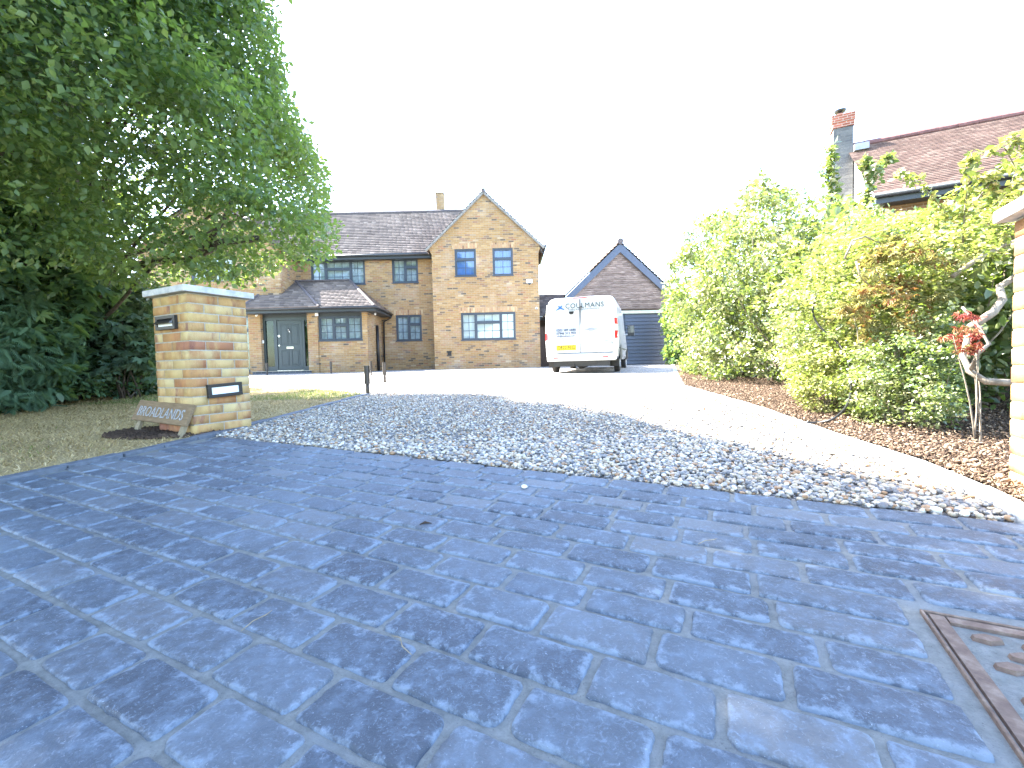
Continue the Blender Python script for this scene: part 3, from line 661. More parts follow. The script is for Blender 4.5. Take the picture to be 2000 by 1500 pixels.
def window(x0, x1, z0, z1, y, lights, parent, back='blind', gl='glass', label=None):
    """lights: list of (fraction width, transom height fraction or 0, bars across, bars up(lower), bars up(upper))"""
    fr = M['frame']; fw = .06; mb = MB(); d0, d1 = y - .045, y + .03; g = .004
    X0, X1, Z0, Z1 = x0 + g, x1 - g, z0 + g, z1 - g
    mb.box(X0, X1, d0, d1, Z0, Z0 + fw, fr); mb.box(X0, X1, d0, d1, Z1 - fw, Z1, fr); mb.box(X0, X0 + fw, d0, d1, Z0 + fw, Z1 - fw, fr); mb.box(X1 - fw, X1, d0, d1, Z0 + fw, Z1 - fw, fr)
    mb.box(X0 - .03, X1 + .03, y - .10, d0 - .002, Z0 - .02, Z0 + .02, fr)
    bars = MB(); tot = sum(l[0] for l in lights); x = X0 + fw; Wn = X1 - X0 - 2 * fw; panes = []
    for i, (fx, tr, nb, nl, nu) in enumerate(lights):
        wL = Wn * fx / tot; a, b = x, x + wL; x = b
        if i < len(lights) - 1: mb.box(b - .032, b + .032, d0 + .002, d1 - .002, Z0 + fw + .001, Z1 - fw - .001, fr); b -= .032
        if i > 0: a += .032
        cells = [(Z0 + fw, Z1 - fw, nl)]
        if tr:
            zt = Z0 + fw + (Z1 - Z0 - 2 * fw) * tr; mb.box(a + .001, b - .001, d0 + .004, d1 - .004, zt - .035, zt + .035, fr); cells = [(Z0 + fw, zt - .035, nl), (zt + .035, Z1 - fw, nu)]
        for (c0, c1, nn) in cells:
            s_ = .028     # sash
            for q in ((a, b, c0, c0 + s_), (a, b, c1 - s_, c1), (a, a + s_, c0 + s_, c1 - s_), (b - s_, b, c0 + s_, c1 - s_)): mb.box(q[0] + .001, q[1] - .001, d0 + .012, d1 - .012, q[2] + .001, q[3] - .001, fr)
            for k in range(1, nb): xx = a + (b - a) * k / nb; bars.box(xx - .011, xx + .011, y - .016, y + .004, c0 + s_, c1 - s_, fr)
            for k in range(1, nn): zz = c0 + (c1 - c0) * k / nn; bars.box(a + s_, b - s_, y - .015, y + .003, zz - .011, zz + .011, fr)
    f = mb.build('window', parent)
    if label: f['label'] = label
    if bars.v: bars.build('glazing_bars', f)
    mb = MB(); mb.quad((X0 + .02, y + .006, Z0 + .02), (X1 - .02, y + .006, Z0 + .02), (X1 - .02, y + .006, Z1 - .02), (X0 + .02, y + .006, Z1 - .02), M[gl]); mb.build('pane', f)
    mb = MB()
    n_ = 14; xs = [X0 - .05 + (X1 - X0 + .1) * k / n_ for k in range(n_ + 1)]
    for k in range(n_):
        ya, yb = y + .10 + .012 * (k % 2), y + .10 + .012 * ((k + 1) % 2)
        mb.quad((xs[k], ya, Z0 - .05), (xs[k + 1], yb, Z0 - .05), (xs[k + 1], yb, Z1 + .05), (xs[k], ya, Z1 + .05), M[back])
    mb.build('blind' if back == 'blind' else 'curtain', f)  # behind the upper gable panes and glazed doors the sheet carries a painted reflection
    return f
def pipe(mb, pts, r, mat): mb.tube(pts, r, mat, 10)

# ------------------------------------------------------------ the house (local z = world z)
E_ = .64
house = thing('house', 'two storey yellow brick house with grey tiled roof, front gable and porch', 'house', (0, 0, 0))
BR = M['brick_house']; YG, YM, YP, YW = 18.8, 20.0, 17.9, 18.6
zb = .40
GX0, GX1 = -3.20, 1.22; ze = E_ + 4.98; zr = E_ + 7.06; gxm = (GX0 + GX1) / 2
w_up1 = (-2.25, -1.37, E_ + 3.70, E_ + 4.84); w_up2 = (-.68, .16, E_ + 3.70, E_ + 4.84); w_lo = (-2.06, .21, E_ + 1.06, E_ + 2.21)
mb = MB(); wall_grid(mb, GX0, GX1, zb, ze, [w_up1, w_up2, w_lo], YG, .10, BR)
mb.add([(GX0, YG, ze), (GX1, YG, ze), (gxm, YG, zr)], [(0, 1, 2)], BR)
mb.quad((GX1, YG, zb), (GX1, 26.8, zb), (GX1, 26.8, ze), (GX1, YG, ze), BR); mb.quad((GX0, YG, zb), (GX0, YM, zb), (GX0, YM, ze), (GX0, YG, ze), BR)
# kneelers at the foot of the gable
mb.prism([(GX0 - .16, ze), (GX0, ze - .35), (GX0, ze + .12), (GX0 - .12, ze + .02)], YG - .004, YG + .4, BR); mb.prism([(GX1 + .16, ze), (GX1, ze - .35), (GX1, ze + .12), (GX1 + .12, ze + .02)], YG - .004, YG + .4, BR)
mb.build('gable_wall', house)
for (a, b, c_, d) in (w_up1, w_up2, w_lo): mb = MB(); mb.box(a - .08, b + .08, YG - .004, YG + .05, d + .003, d + .222, M['brick_soldier']); mb.build('soldier_course', house)
L3 = lambda: [(1, .62, 2, 2, 1)]
window(*w_up1, YG + .07, [(1, .64, 2, 2, 1)], house, 'reflection_blue', 'glass_blue', 'tall blue reflecting upper window, left one of the gable')
window(*w_up2, YG + .07, [(1, .64, 2, 2, 1)], house, 'reflection_blue', 'glass_blue', 'tall blue reflecting upper window, right one of the gable')
window(*w_lo, YG + .07, [(1, 0, 2, 3, 1), (1.9, .66, 3, 2, 1), (1, 0, 2, 3, 1)], house, 'blind', 'glass', 'wide ground floor gable window with white blinds')
# gable roof, verge
gr = MB(); ov = .12; m_ = (zr - ze) / (gxm - GX0)
for s_, X in ((-1, GX0), (1, GX1)):
    ex = X + s_ * .22; ezz = ze - .22 * m_
    tile_plane('roof', (ex, YG - ov, ezz + .05), (ex, 23.4, ezz + .05), (gxm, YG - ov, zr + .08), (gxm, 23.4, zr + .08), M['tile'], house)
    d = Vector((gxm - ex, 0, zr - ezz)).normalized(); nrm = Vector((-d.z, 0, d.x)) * (1 if d.x > 0 else -1)
    a = Vector((ex, 0, ezz)); b = Vector((gxm, 0, zr + .0))
    mbv = MB(); vs = [(p.x, y, p.z) for y in (YG - ov, YG + .02) for p in (a - nrm * .02, b - nrm * .02, b + nrm * .06, a + nrm * .06)]
    mbv.add(vs, [(0, 1, 2, 3), (4, 5, 6, 7), (0, 1, 5, 4), (1, 2, 6, 5), (2, 3, 7, 6), (3, 0, 4, 7)], M['verge']); mbv.build('verge', house)
ridge('ridge_tiles', (gxm, YG - ov - .03, zr + .10), (gxm, 23.2, zr + .09), .075, M['ridge_tile'], house)
# main range
w_m1 = (-8.75, -6.36, E_ + 3.70, E_ + 4.80); w_m2 = (-5.17, -4.02, E_ + 3.72, E_ + 4.80); w_m3 = (-5.08, -3.94, E_ + 1.16, E_ + 2.32)
WX0, WX1 = -15.2, -9.4
mb = MB(); wall_grid(mb, WX1, GX0, zb, E_ + 4.98, [w_m1, w_m2, w_m3], YM, .10, BR); mb.build('front_wall', house)
window(*w_m1, YM + .07, [(1, 0, 2, 3, 1), (1.9, .66, 3, 2, 1), (1, 0, 2, 3, 1)], house, 'curtain', 'glass', 'wide upper window above the porch')
window(*w_m2, YM + .07, [(1, 0, 2, 3, 1), (1, .66, 2, 2, 1)], house, 'curtain', 'glass', 'small upper window beside the gable')
window(*w_m3, YM + .07, [(1, 0, 2, 3, 1), (1, .66, 2, 2, 1)], house, 'curtain', 'glass', 'small ground floor window beside the gable')
mb = MB(); mb.box(w_m3[0] - .08, w_m3[1] + .08, YM - .004, YM + .05, w_m3[3] + .003, w_m3[3] + .222, M['brick_soldier']); mb.build('soldier_course', house)
# main roof with hipped end
ye = YM - .32; ze2 = E_ + 4.93; yr = 23.6; zr2 = E_ + 7.98
tile_plane('roof', (-15.5, ye, ze2), (1.45, ye, ze2), (-13.0, yr, zr2), (-2.2, yr, zr2), M['tile'], house)
tile_plane('roof', (1.45, ye, ze2), (1.45, 27.2, ze2), (-2.2, yr, zr2), (-2.2, yr, zr2), M['tile'], house)
tile_plane('roof', (-15.5, ye, ze2), (-15.5, 27.2, ze2), (-13.0, yr, zr2), (-13.0, yr, zr2), M['tile'], house)
tile_plane('roof', (-15.5, 27.2, ze2), (1.45, 27.2, ze2), (-13.0, yr, zr2), (-2.2, yr, zr2), M['tile'], house, .3, .5)
ridge('ridge_tiles', (-13.0, yr, zr2 + .02), (-2.2, yr, zr2 + .02), .11, M['ridge_tile'], house)
ridge('ridge_tiles', (-2.2, yr, zr2 + .02), (1.45, ye, ze2 + .02), .09, M['ridge_tile'], house)
mb = MB(); mb.box(-15.4, GX0 - .02, ye + .02, YM - .001, ze2 - .20, ze2 - .012, M['fascia']); mb.build('fascia', house)
mb = MB(); pipe(mb, [(WX1, ye - .03, ze2 - .04), (GX0 - .05, ye - .03, ze2 - .04)], .055, M['fascia']); mb.build('gutter', house, True)
# chimney
mb = MB(); mb.box(-3.72, -3.32, yr + .05, yr + .5, zr2 - 1.2, zr2 + .98, BR); mb.build('chimney', house)
mb = MB(); mb.box(-3.76, -3.28, yr + .01, yr + .54, zr2 - .6, zr2 + .10, M['zinc']); mb.build('chimney_flashing', house)
mb = MB(); mb.box(-3.745, -3.295, yr + .03, yr + .52, zr2 + .983, zr2 + 1.03, M['brick_dark']); mb.build('chimney_cap', house)
mb = MB(); mb.tube([(-3.5, yr + .2, zr2 + 1.03), (-3.5, yr + .2, zr2 + 1.2)], .012, M['chrome'], 6); mb.tube([(-3.6, yr + .2, zr2 + 1.16), (-3.42, yr + .2, zr2 + 1.16)], .008, M['chrome'], 6); mb.build('chimney_aerial', house)
# left wing
w_w1 = (-13.05, -11.25, E_ + 3.72, E_ + 4.80); w_w2 = (-11.15, -10.35, .62, E_ + 2.30)
mb = MB(); wall_grid(mb, WX0, WX1, zb, E_ + 4.98, [w_w1, w_w2], YW, .10, BR); wm = (WX0 + WX1) / 2
mb.add([(WX0, YW, E_ + 4.98), (WX1, YW, E_ + 4.98), (wm, YW, E_ + 7.3)], [(0, 1, 2)], BR)
mb.quad((WX1, YW, zb), (WX1, YM, zb), (WX1, YM, E_ + 4.98), (WX1, YW, E_ + 4.98), BR); mb.quad((WX0, YW, zb), (WX0, 26.8, zb), (WX0, 26.8, E_ + 4.98), (WX0, YW, E_ + 4.98), BR)
mb.build('wing_wall', house)
for s_, X in ((-1, WX0), (1, WX1)): tile_plane('roof', (X + s_ * .2, YW - .12, E_ + 4.86), (X + s_ * .2, 23.2, E_ + 4.86), (wm, YW - .12, E_ + 7.38), (wm, 23.2, E_ + 7.38), M['tile'], house)
window(*w_w1, YW + .07, [(1, 0, 2, 3, 1), (1, 0, 2, 3, 1), (1, 0, 2, 3, 1)], house, 'blind', 'glass', 'upper window of the left wing half hidden by the tree')
window(*w_w2, YW + .07, [(1, .75, 1, 2, 1)], house, 'hall', 'glass', 'dark glazed doors left of the porch')
# downpipe between wings
mb = MB(); pipe(mb, [(GX0 - .10, ye, ze2 - .08), (GX0 - .10, ye - .02, ze2 - .25), (GX0 - .07, YM - .10, ze2 - .55), (GX0 - .07, YM - .10, .5)], .036, M['black_plastic']); mb.build('downpipe', house, True)
mb = MB(); pipe(mb, [(GX1 + .10, YG + .02, ze - .1), (GX1 + .12, YG + .02, ze - .35)], .045, M['black_plastic']); pipe(mb, [(GX1 + .12, YG + .02, ze - .3), (GX1 + .22, YG + .08, ze - .42)], .04, M['black_plastic']); pipe(mb, [(GX1 + .28, YG - .1, ze - .12), (GX1 + .28, 22, ze - .12)], .055, M['fascia']); mb.build('gutter', house, True)
# bits on the gable wall
mb = MB(); mb.prism([(-.12, .10), (.12, .10), (.13, -.04), (0, -.13), (-.13, -.04)], YG - .07, YG - .001, M['white_plastic']); o = mb.build('alarm_box', house, bevel=.01); o.location = (.82, 0, E_ + 3.42)
mb = MB(); mb.prism([(-.11, -.05), (.11, -.05), (.0, -.145)], YG - .075, YG - .071, M['black_plastic']); o2 = mb.build('alarm_badge', o)
mb = MB(); mb.cyl(1.10, YG - .06, E_ + 2.28, E_ + 2.36, .045, M['white_plastic']); mb.tube([(1.10, YG - .001, E_ + 2.34), (1.10, YG - .1, E_ + 2.30)], .035, M['white_plastic'], 12); mb.tube([(1.10, YG - .101, E_ + 2.30), (1.10, YG - .115, E_ + 2.295)], .025, M['black_plastic'], 12); mb.build('security_camera', house)
mb = MB(); mb.box(-2.66, -2.50, YG - .03, YG - .001, E_ + .46, E_ + .62, M['black_plastic']); mb.box(-2.68, -2.48, YG - .05, YG - .031, E_ + .58, E_ + .64, M['black_plastic']); mb.build('wall_vent', house)

# porch
PZ0 = .44; px0 = -10.42; c1 = (-10.40, -9.92); dr = (-9.92, -8.06); c2 = (-8.06, -7.66); wn = (-7.64, -5.90, E_ + 1.12, E_ + 2.10); pxr = -5.70; pt = E_ + 2.33
mb = MB(); mb.box(c1[0], c1[1], YP, YP + .3, PZ0, pt, BR); mb.build('porch_pier', house)
mb = MB(); mb.box(c2[0], c2[1], YP - .01, YP + .4, PZ0, pt, BR); mb.build('porch_pier', house)
mb = MB(); wall_grid(mb, c2[1], pxr, PZ0, pt, [(wn[0], wn[1], wn[2], E_ + 2.33)], YP + .03, .12, BR)
mb.quad((pxr, YP + .03, PZ0), (pxr, YM, PZ0), (pxr, YM, pt), (pxr, YP + .03, pt), BR); mb.build('porch_wall', house)
mb = MB(); mb.quad((px0 + .02, YP + .3, PZ0), (px0 + .02, YM, PZ0), (px0 + .02, YM, pt), (px0 + .02, YP + .3, pt), BR); mb.build('porch_wall', house)
mb = MB(); mb.box(wn[0], wn[1], YP + .035, YP + .06, wn[3] + .003, pt, M['fascia']); mb.build('window_head', house)
window(*wn, YP + .10, [(1, 0, 2, 3, 1), (1, .66, 2, 2, 1), (1, 0, 2, 3, 1)], house, 'curtain', 'glass', 'porch window with three lights')
# front door set
yd = YP + .22; dz0, dz1 = .60, E_ + 2.12
mb = MB(); mb.box(dr[0], dr[1], yd - .03, yd + .05, dz1 + .002, pt + .02, M['fascia'])
for (a, b) in ((dr[0] + .002, dr[0] + .09), (-9.50, -9.37), (-8.36, -8.27), (dr[1] - .07, dr[1] - .002)): mb.box(a, b, yd - .05, yd + .05, dz0, dz1, M['door'])
for (a, b) in ((dr[0] + .09, -9.50), (-9.37, -8.36), (-8.27, dr[1] - .07)): mb.box(a + .001, b - .001, yd - .05, yd + .05, dz1 - .12, dz1 - .001, M['door']); mb.box(a + .001, b - .001, yd - .05, yd + .05, dz0, dz0 + .05, M['door'])
for (a, b) in ((dr[0] + .09, -9.50), (-8.27, dr[1] - .07)): mb.box(a + .001, b - .001, yd - .045, yd + .045, dz0 + .052, dz0 + .20, M['door'])
fr = mb.build('door_frame', house)
for (a, b) in ((dr[0] + .09, -9.50), (-8.27, dr[1] - .07)): mb = MB(); mb.box(a, b, yd, yd + .01, dz0 + .2, dz1 - .12, M['glass_dim']); mb.build('sidelight', fr)
mb = MB(); mb.box(dr[0] - .2, dr[1] + .2, yd + .25, yd + .27, dz0, dz1 + .1, M['hall']); mb.build('hall_wall', house)
dx0, dx1 = -9.36, -8.37
mb = MB(); mb.box(dx0 + .004, dx1 - .004, yd - .03, yd + .02, dz0 + .055, dz1 - .125, M['door']); dm = (dx0 + dx1) / 2
dh = dz1 - .125 - dz0 - .055; z1_, z2_ = dz0 + .055, dz1 - .125
for (a, b, c_, d) in ((dx0 + .13, dm - .05, z1_ + .18, z1_ + .80), (dm + .05, dx1 - .13, z1_ + .18, z1_ + .80), (dx0 + .13, dm - .05, z1_ + 1.02, z2_ - .16), (dm + .05, dx1 - .13, z1_ + 1.02, z2_ - .16)):
    for (p, q, r_, s_) in ((a, b, c_, c_ + .02), (a, b, d - .02, d), (a, a + .02, c_ + .02, d - .02), (b - .02, b, c_ + .02, d - .02)): mb.box(p, q, yd - .042, yd - .031, r_, s_, M['door'])
    mb.box(a + .06, b - .06, yd - .040, yd - .031, c_ + .06, d - .06, M['door'])
dd = mb.build('front_door', house, bevel=.003, seg=1)
mb = MB(); mb.box(dm - .14, dm + .14, yd - .048, yd - .031, z1_ + .84, z1_ + .93, M['brass']); mb.build('letter_plate', dd, bevel=.004)
mb = MB(); mb.tube([(dm, yd - .05, z1_ + 1.66), (dm - .03, yd - .07, z1_ + 1.60), (dm, yd - .05, z1_ + 1.54), (dm + .02, yd - .05, z1_ + 1.47)], .016, M['chrome'], 8); mb.build('door_knocker', dd, True)
mb = MB(); mb.tube([(dx0 + .07, yd - .031, z1_ + 1.36), (dx0 + .07, yd - .05, z1_ + 1.36)], .045, M['chrome'], 14); mb.build('door_lock', dd); mb = MB(); mb.tube([(dx0 + .07, yd - .031, z1_ + .98), (dx0 + .07, yd - .06, z1_ + .98)], .03, M['chrome'], 12); mb.build('door_lock', dd)
mb = MB(); mb.box(-9.40, -8.33, yd - .10, yd - .055, dz0 + .0, dz0 + .035, M['chrome']); mb.build('door_sill', house)
mb = MB(); mb.box(c1[0] + .15, c2[0] + .1, YP - .12, yd - .001, PZ0, .595, M['brick_blue']); mb.box(c1[0] + .12, c2[0] + .12, YP - .14, yd - .002, .597, .62, M['mortar']); mb.build('door_step', house, bevel=.004)
mb = MB(); mb.tube([((dr[0] + dr[1]) / 2 - .15, YP - .05, pt - .075), ((dr[0] + dr[1]) / 2 - .15, YP - .05, pt - .035)], [.11, .14], M['lens'], 18); mb.build('porch_lamp', house)
mb = MB(); mb.box(dr[0] - .10, dr[1] + .1, YP - .26, yd + .1, pt - .034, pt - .008, M['fascia']); mb.build('porch_soffit', house)
for (x, y, nm) in ((c1[1] - .10, YP - .02, 'security_camera'), (-6.0 + .55 - .05, YP + .5, 'security_camera')):
    mb = MB(); mb.tube([(x, y, pt - .12), (x, y - .06, pt - .13)], .04, M['white_plastic'], 12); mb.tube([(x, y - .06, pt - .13), (x + .03, y - .12, pt - .16)], .035, M['white_plastic'], 12); mb.build(nm, house, True)
mb = MB(); mb.box(c2[1] - .06, c2[1] + .06, YP - .06, YP - .012, pt - .22, pt - .06, M['white_plastic']); mb.build('alarm_sensor', house, bevel=.006)
mb = MB(); mb.box(c1[1] - .0, c1[1] + .05, YP + .08, YP + .12, E_ + 1.10, E_ + 1.22, M['white_plastic']); mb.build('door_bell', house)
# porch roofs
yf = YP - .36; pe = E_ + 2.40; ptz = E_ + 3.86; sl_ = (ptz - pe) / (YM - yf)
rx1 = -5.28
tile_plane('porch_roof', (-8.4, yf, pe), (rx1, yf, pe), (-9.6, YM, ptz), (-7.05, YM, ptz), M['tile'], house, .175, .19, .052)
tile_plane('porch_roof', (rx1, yf, pe), (rx1, YM, pe), (-7.05, YM, ptz), (-7.05, YM, ptz), M['tile'], house, .175, .19, .052)
tile_plane('porch_roof', (-10.46, yf - .06, pe + .01), (-7.42, yf - .06, pe + .01), (-10.2, YM, ptz + .06), (-9.45, YM, ptz + .06), M['tile'], house, .175, .19, .052)
tile_plane('porch_roof', (-10.46, yf - .06, pe + .01), (-10.46, YM, pe + .01), (-10.2, YM, ptz + .06), (-10.2, YM, ptz + .06), M['tile'], house, .175, .19, .052)
for a, b in (((-7.42, yf - .06, pe + .03), (-9.45, YM, ptz + .08)), ((rx1, yf, pe + .02), (-7.05, YM, ptz + .03)), ((-10.46, yf - .06, pe + .03), (-10.2, YM, ptz + .07))): ridge('hip_tiles', a, b, .06, M['ridge_tile'], house, .12)
ridge('ridge_tiles', (-10.2, YM - .05, ptz + .04), (-7.05, YM - .05, ptz + .04), .05, M['ridge_tile'], house)
mb = MB(); mb.box(-10.44, rx1 + .02, yf, yf + .05, pe - .17, pe - .012, M['fascia']); mb.box(rx1 - .03, rx1 + .02, yf + .051, YM, pe - .17, pe - .012, M['fascia']); mb.box(-10.44, rx1 - .031, yf + .051, YP + .028, pe - .172, pe - .155, M['fascia']); mb.box(pxr + .001, rx1 - .031, YP + .029, YM, pe - .172, pe - .155, M['fascia']); mb.build('porch_fascia', house)
mb = MB(); pipe(mb, [(-10.46, yf - .04, pe - .03), (rx1 + .06, yf - .04, pe - .03)], .045, M['black_plastic']); pipe(mb, [(rx1 + .06, yf - .04, pe - .03), (rx1 + .06, YM - .02, pe - .05)], .045, M['black_plastic']); mb.build('porch_gutter', house, True)
mb = MB(); pipe(mb, [(rx1 + .04, YM - .12, pe - .08), (rx1 + .02, YM - .12, pe - .2), (pxr + .12, YM - .12, pe - .38), (pxr + .09, YM - .14, .46)], .036, M['black_plastic']); mb.build('downpipe', house, True)
mb = MB(); pipe(mb, [(pxr + .07, YP + 1.15, E_ + 1.80), (pxr + .07, YP + 1.15, .45)], .055, M['black_plastic']); pipe(mb, [(pxr + .07, YP + 1.15, E_ + .30), (pxr + .07, YP + 1.15, E_ + .36)], .07, M['black_plastic']); mb.build('soil_pipe', house, True); mb = MB(); pipe(mb, [(pxr + .05, YP + 1.32, E_ + 1.80), (pxr + .05, YP + 1.32, .45)], .03, M['black_plastic']); mb.build('soil_pipe', house, True)

# ------------------------------------------------------------ link shed and timber gate between house and garage
t = thing('lean_to', 'low dark tiled lean-to between the house and the garage', 'outbuilding')
tile_plane('roof', (1.24, 19.9, E_ + 2.10), (2.7, 19.9, E_ + 2.10), (1.24, 22.3, E_ + 3.42), (2.7, 22.3, E_ + 3.42), M['tile'], t)
mb = MB(); mb.box(1.24, 2.7, 20.3, 22.4, .45, E_ + 2.12, M['gate_wood']); mb.build('wall', t)
mb = MB(); mb.box(1.24, 2.7, 19.86, 19.92, E_ + 1.93, E_ + 2.09, M['fascia']); mb.build('fascia', t)
t = thing('timber_gate', 'brown boarded side gate between the house and the garage', 'gate', (0, 0, 0))
mb = MB()
for k in range(9): x = 1.27 + k * .145; mb.box(x, x + .138, 19.6 + .004 * (k % 2), 19.63, .50, E_ + 1.62, M['gate_wood'])
mb.build('boards', t)
mb = MB(); mb.box(1.27, 2.6, 19.632, 19.68, E_ + 1.3, E_ + 1.42, M['gate_wood']); mb.build('rail', t); mb = MB(); mb.box(1.27, 2.6, 19.632, 19.68, E_ + .3, E_ + .42, M['gate_wood']); mb.build('rail', t)

# ------------------------------------------------------------ garage
gar = thing('garage', 'garage with weathered board gable and dark horizontal slatted door', 'garage', (4.62, 19.0, .53), math.radians(2.0))
gw = 2.95; hE = 2.30; hA = 5.02
V = []; Fq = []; R = []
z = hE + .04; k = 0
while z < hA - .25:
    z1_ = z + .088; hw = lambda zz: (hA - .18 - zz) / (hA - hE) * gw
    nb = 5; x0, x1 = -hw(z1_), hw(z1_)
    for q in range(5):
        a, b = x0 + (x1 - x0) * q / 5, x0 + (x1 - x0) * (q + 1) / 5; bq = len(V); j = random.uniform(-.006, .010); e = random.uniform(-.010, .010); e2 = random.uniform(-.010, .010)
        V += [(a, -.035 + j, z + e), (b, -.035 - j, z + e2), (b, -.005, z1_ + .01), (a, -.005, z1_ + .01), (a, 0.0, z + e), (b, 0.0, z + e2)]; Fq += [(bq, bq + 1, bq + 2, bq + 3), (bq + 4, bq + 5, bq + 1, bq)]; r = random.random(); R += [r, r * .5]
    z += .088; k += 1
np_mesh('cladding', np.array(V), np.array(Fq), M['board'], R, False, gar)
mb = MB(); mb.prism([(-gw + .1, 0), (gw - .1, 0), (gw - .1, hE), (0, hA - .15), (-gw + .1, hE)], 0.03, 5.5, M['gate_wood']); mb.build('wall', gar)
for s_ in (-1, 1):
    tile_plane('roof', (s_ * (gw + .25), -.18, hE - .21), (s_ * (gw + .25), 5.7, hE - .21), (0, -.18, hA + .06), (0, 5.7, hA + .06), M['tile'], gar)
    mb = MB(); a = (s_ * (gw + .22), hE - .22); b = (0, hA + .02); vs = [(a[0], y, a[1] - .0) for y in (-.16, -.11)]
    pts = [(a[0], a[1]), (b[0], b[1]), (b[0], b[1] - .36), (a[0] - s_ * .0, a[1] - .33)]
    mb.prism(pts, -.16, -.12, M['barge']); mb.build('barge_board', gar)
ridge('ridge_tiles', (0, -.24, hA + .09), (0, 5.7, hA + .09), .11, M['ridge_tile'], gar)
mb = MB(); mb.box(-gw + .05, gw - .05, -.09, .02, 2.14, 2.26, M['timber_pale']); mb.build('lintel', gar, bevel=.008)
V = []; Fq = []; R = []
mb = MB(); mb.box(-2.22, 2.22, 0.0, .028, .0, 2.13, M['garage_door'])
for k in range(14):
    z = .03 + k * .149; mb.prism([(-.040, z), (-.012, z + .14), (-.001, z + .14), (-.001, z)], -2.20, 2.20, M['garage_door'], 'x')
mb.build('garage_door', gar)
mb = MB(); mb.box(2.225, 2.33, -.06, .02, .0, 2.13, M['timber_pale']); mb.build('door_post', gar); mb = MB(); mb.box(-2.33, -2.225, -.06, .02, .0, 2.13, M['timber_pale']); mb.build('door_post', gar)

# ------------------------------------------------------------ the van
def paint():
    m = N('white van paint', .28, .5); f = m.noise(m.coord(), 1.6, 5, .6); m.color(m.ramp(f, [(.3, (.50, .52, .52)), (.7, (.57, .58, .57))])); m.p.inputs['Coat Weight'].default_value = .6; m.p.inputs['Coat Roughness'].default_value = .08; return m.m
M['van_paint'] = paint()
M['tyre'] = plain('tyre rubber', (.045, .042, .04), .85, .2, .2)
M['red_lens'] = plain('red lamp lens', (.55, .02, .02), .2, .5, .05); M['clear_lens'] = plain('clear lamp lens', (.62, .62, .55), .15, .5, .05)
M['dark_glass'] = plain('dark tinted glass', (.02, .025, .03), .05, .6, .05)
M['plate_yellow'] = plain('yellow number plate', (.80, .60, .02), .4, .4, .02)
M['van_black'] = plain('number plate black', (.015, .015, .015), .5, .4, .02)
M['van_navy'] = plain('navy vinyl lettering', (.03, .06, .12), .5, .4, .02); M['van_blue'] = plain('blue vinyl emblem', (.03, .13, .42), .5, .4, .02)
M['van_grey'] = plain('grey green vinyl lettering', (.02, .04, .04), .5, .4, .02)
van = thing('van', 'white panel van with lettered rear doors parked facing the garage', 'van', (1.86, 12.05, float(G(12.6)) - .01), math.radians(-17.5)); van.scale = (1, 1, 1.03)
def body():
    ny = 34; ys = [0, .015, .05, .12, .25, .5, .9, 1.4, 2.0, 2.6, 3.05, 3.3, 3.55, 3.8, 4.05, 4.25, 4.45, 4.7, 4.85, 4.93, 4.97]
    def top(y): return np.interp(y, [0, .1, .3, 1.5, 3.0, 3.35, 4.05, 4.3, 4.75, 4.92, 4.97], [1.93, 1.975, 1.99, 2.0, 1.985, 1.90, 1.28, 1.17, 1.02, .85, .70])
    V = []; nseg = 0
    for y in ys:
        tz = top(y); sc = np.interp(y, [0, .015, .05, .12, .25, 4.2, 4.7, 4.9, 4.97], [.935, .955, .975, .99, 1, 1, .93, .84, .75]); zbm = np.interp(y, [0, .05, .3, 4.6, 4.97], [.33, .31, .33, .33, .42])
        h = tz - zbm; prof = []
        for (fx, fz) in ((0, 0), (.86, 0), (.945, .02), (.98, .09), (.995, .25), (1., .38), (.985, .52), (.965, .62), (.945, .76), (.92, .88), (.895, .94), (.84, .98), (.72, .996), (.35, 1.), (0, 1.)): prof.append((fx * .99 * sc * (1 if y < 3.3 else 1 - (fz > .5) * .0), zbm + fz * h))
        ring = [(-a, y, b) for a, b in prof][::-1][:-1] + [(a, y, b) for a, b in prof][:-1]; nseg = len(ring)
        V += ring
    Fs = []
    for i in range(len(ys) - 1):
        for k in range(nseg): Fs.append((i * nseg + k, i * nseg + (k + 1) % nseg, (i + 1) * nseg + (k + 1) % nseg, (i + 1) * nseg + k))
    mb = MB(); mb.add(V, Fs + [tuple(range(nseg)), tuple((len(ys) - 1) * nseg + k for k in range(nseg))], M['van_paint']); return mb
o = body().build('body', van, smooth=True)
m = o.modifiers.new('wn', 'WEIGHTED_NORMAL')
# wheel arches and wheels
for sx in (-1, 1):
    for yw in (.98, 3.95):
        mb = MB(); x0 = sx * .80; x1 = sx * .955
        mb.tube([(x0, yw, .335), (x0 + (x1 - x0) * .08, yw, .335), (x1 - (x1 - x0) * .08, yw, .335), (x1, yw, .335)], [.28, .335, .335, .30], M['tyre'], 28); wh = mb.build('wheel', van, True)
        mb = MB(); mb.tube([(x1 - sx * .004, yw, .335), (x1 + sx * .008, yw, .335)], [.22, .19], M['zinc'], 20); mb.build('rim', wh)
        mb = MB(); pts = [(sx * .997, yw + .40 * math.cos(q), .34 + .40 * math.sin(q)) for q in np.linspace(0, PI, 16)]; ctr = (sx * .992, yw, .34)
        vs = [ctr] + pts; mb.add(vs, [(0, k, k + 1) for k in range(1, 16)], M['black_plastic']); mb.build('wheel_arch', van)
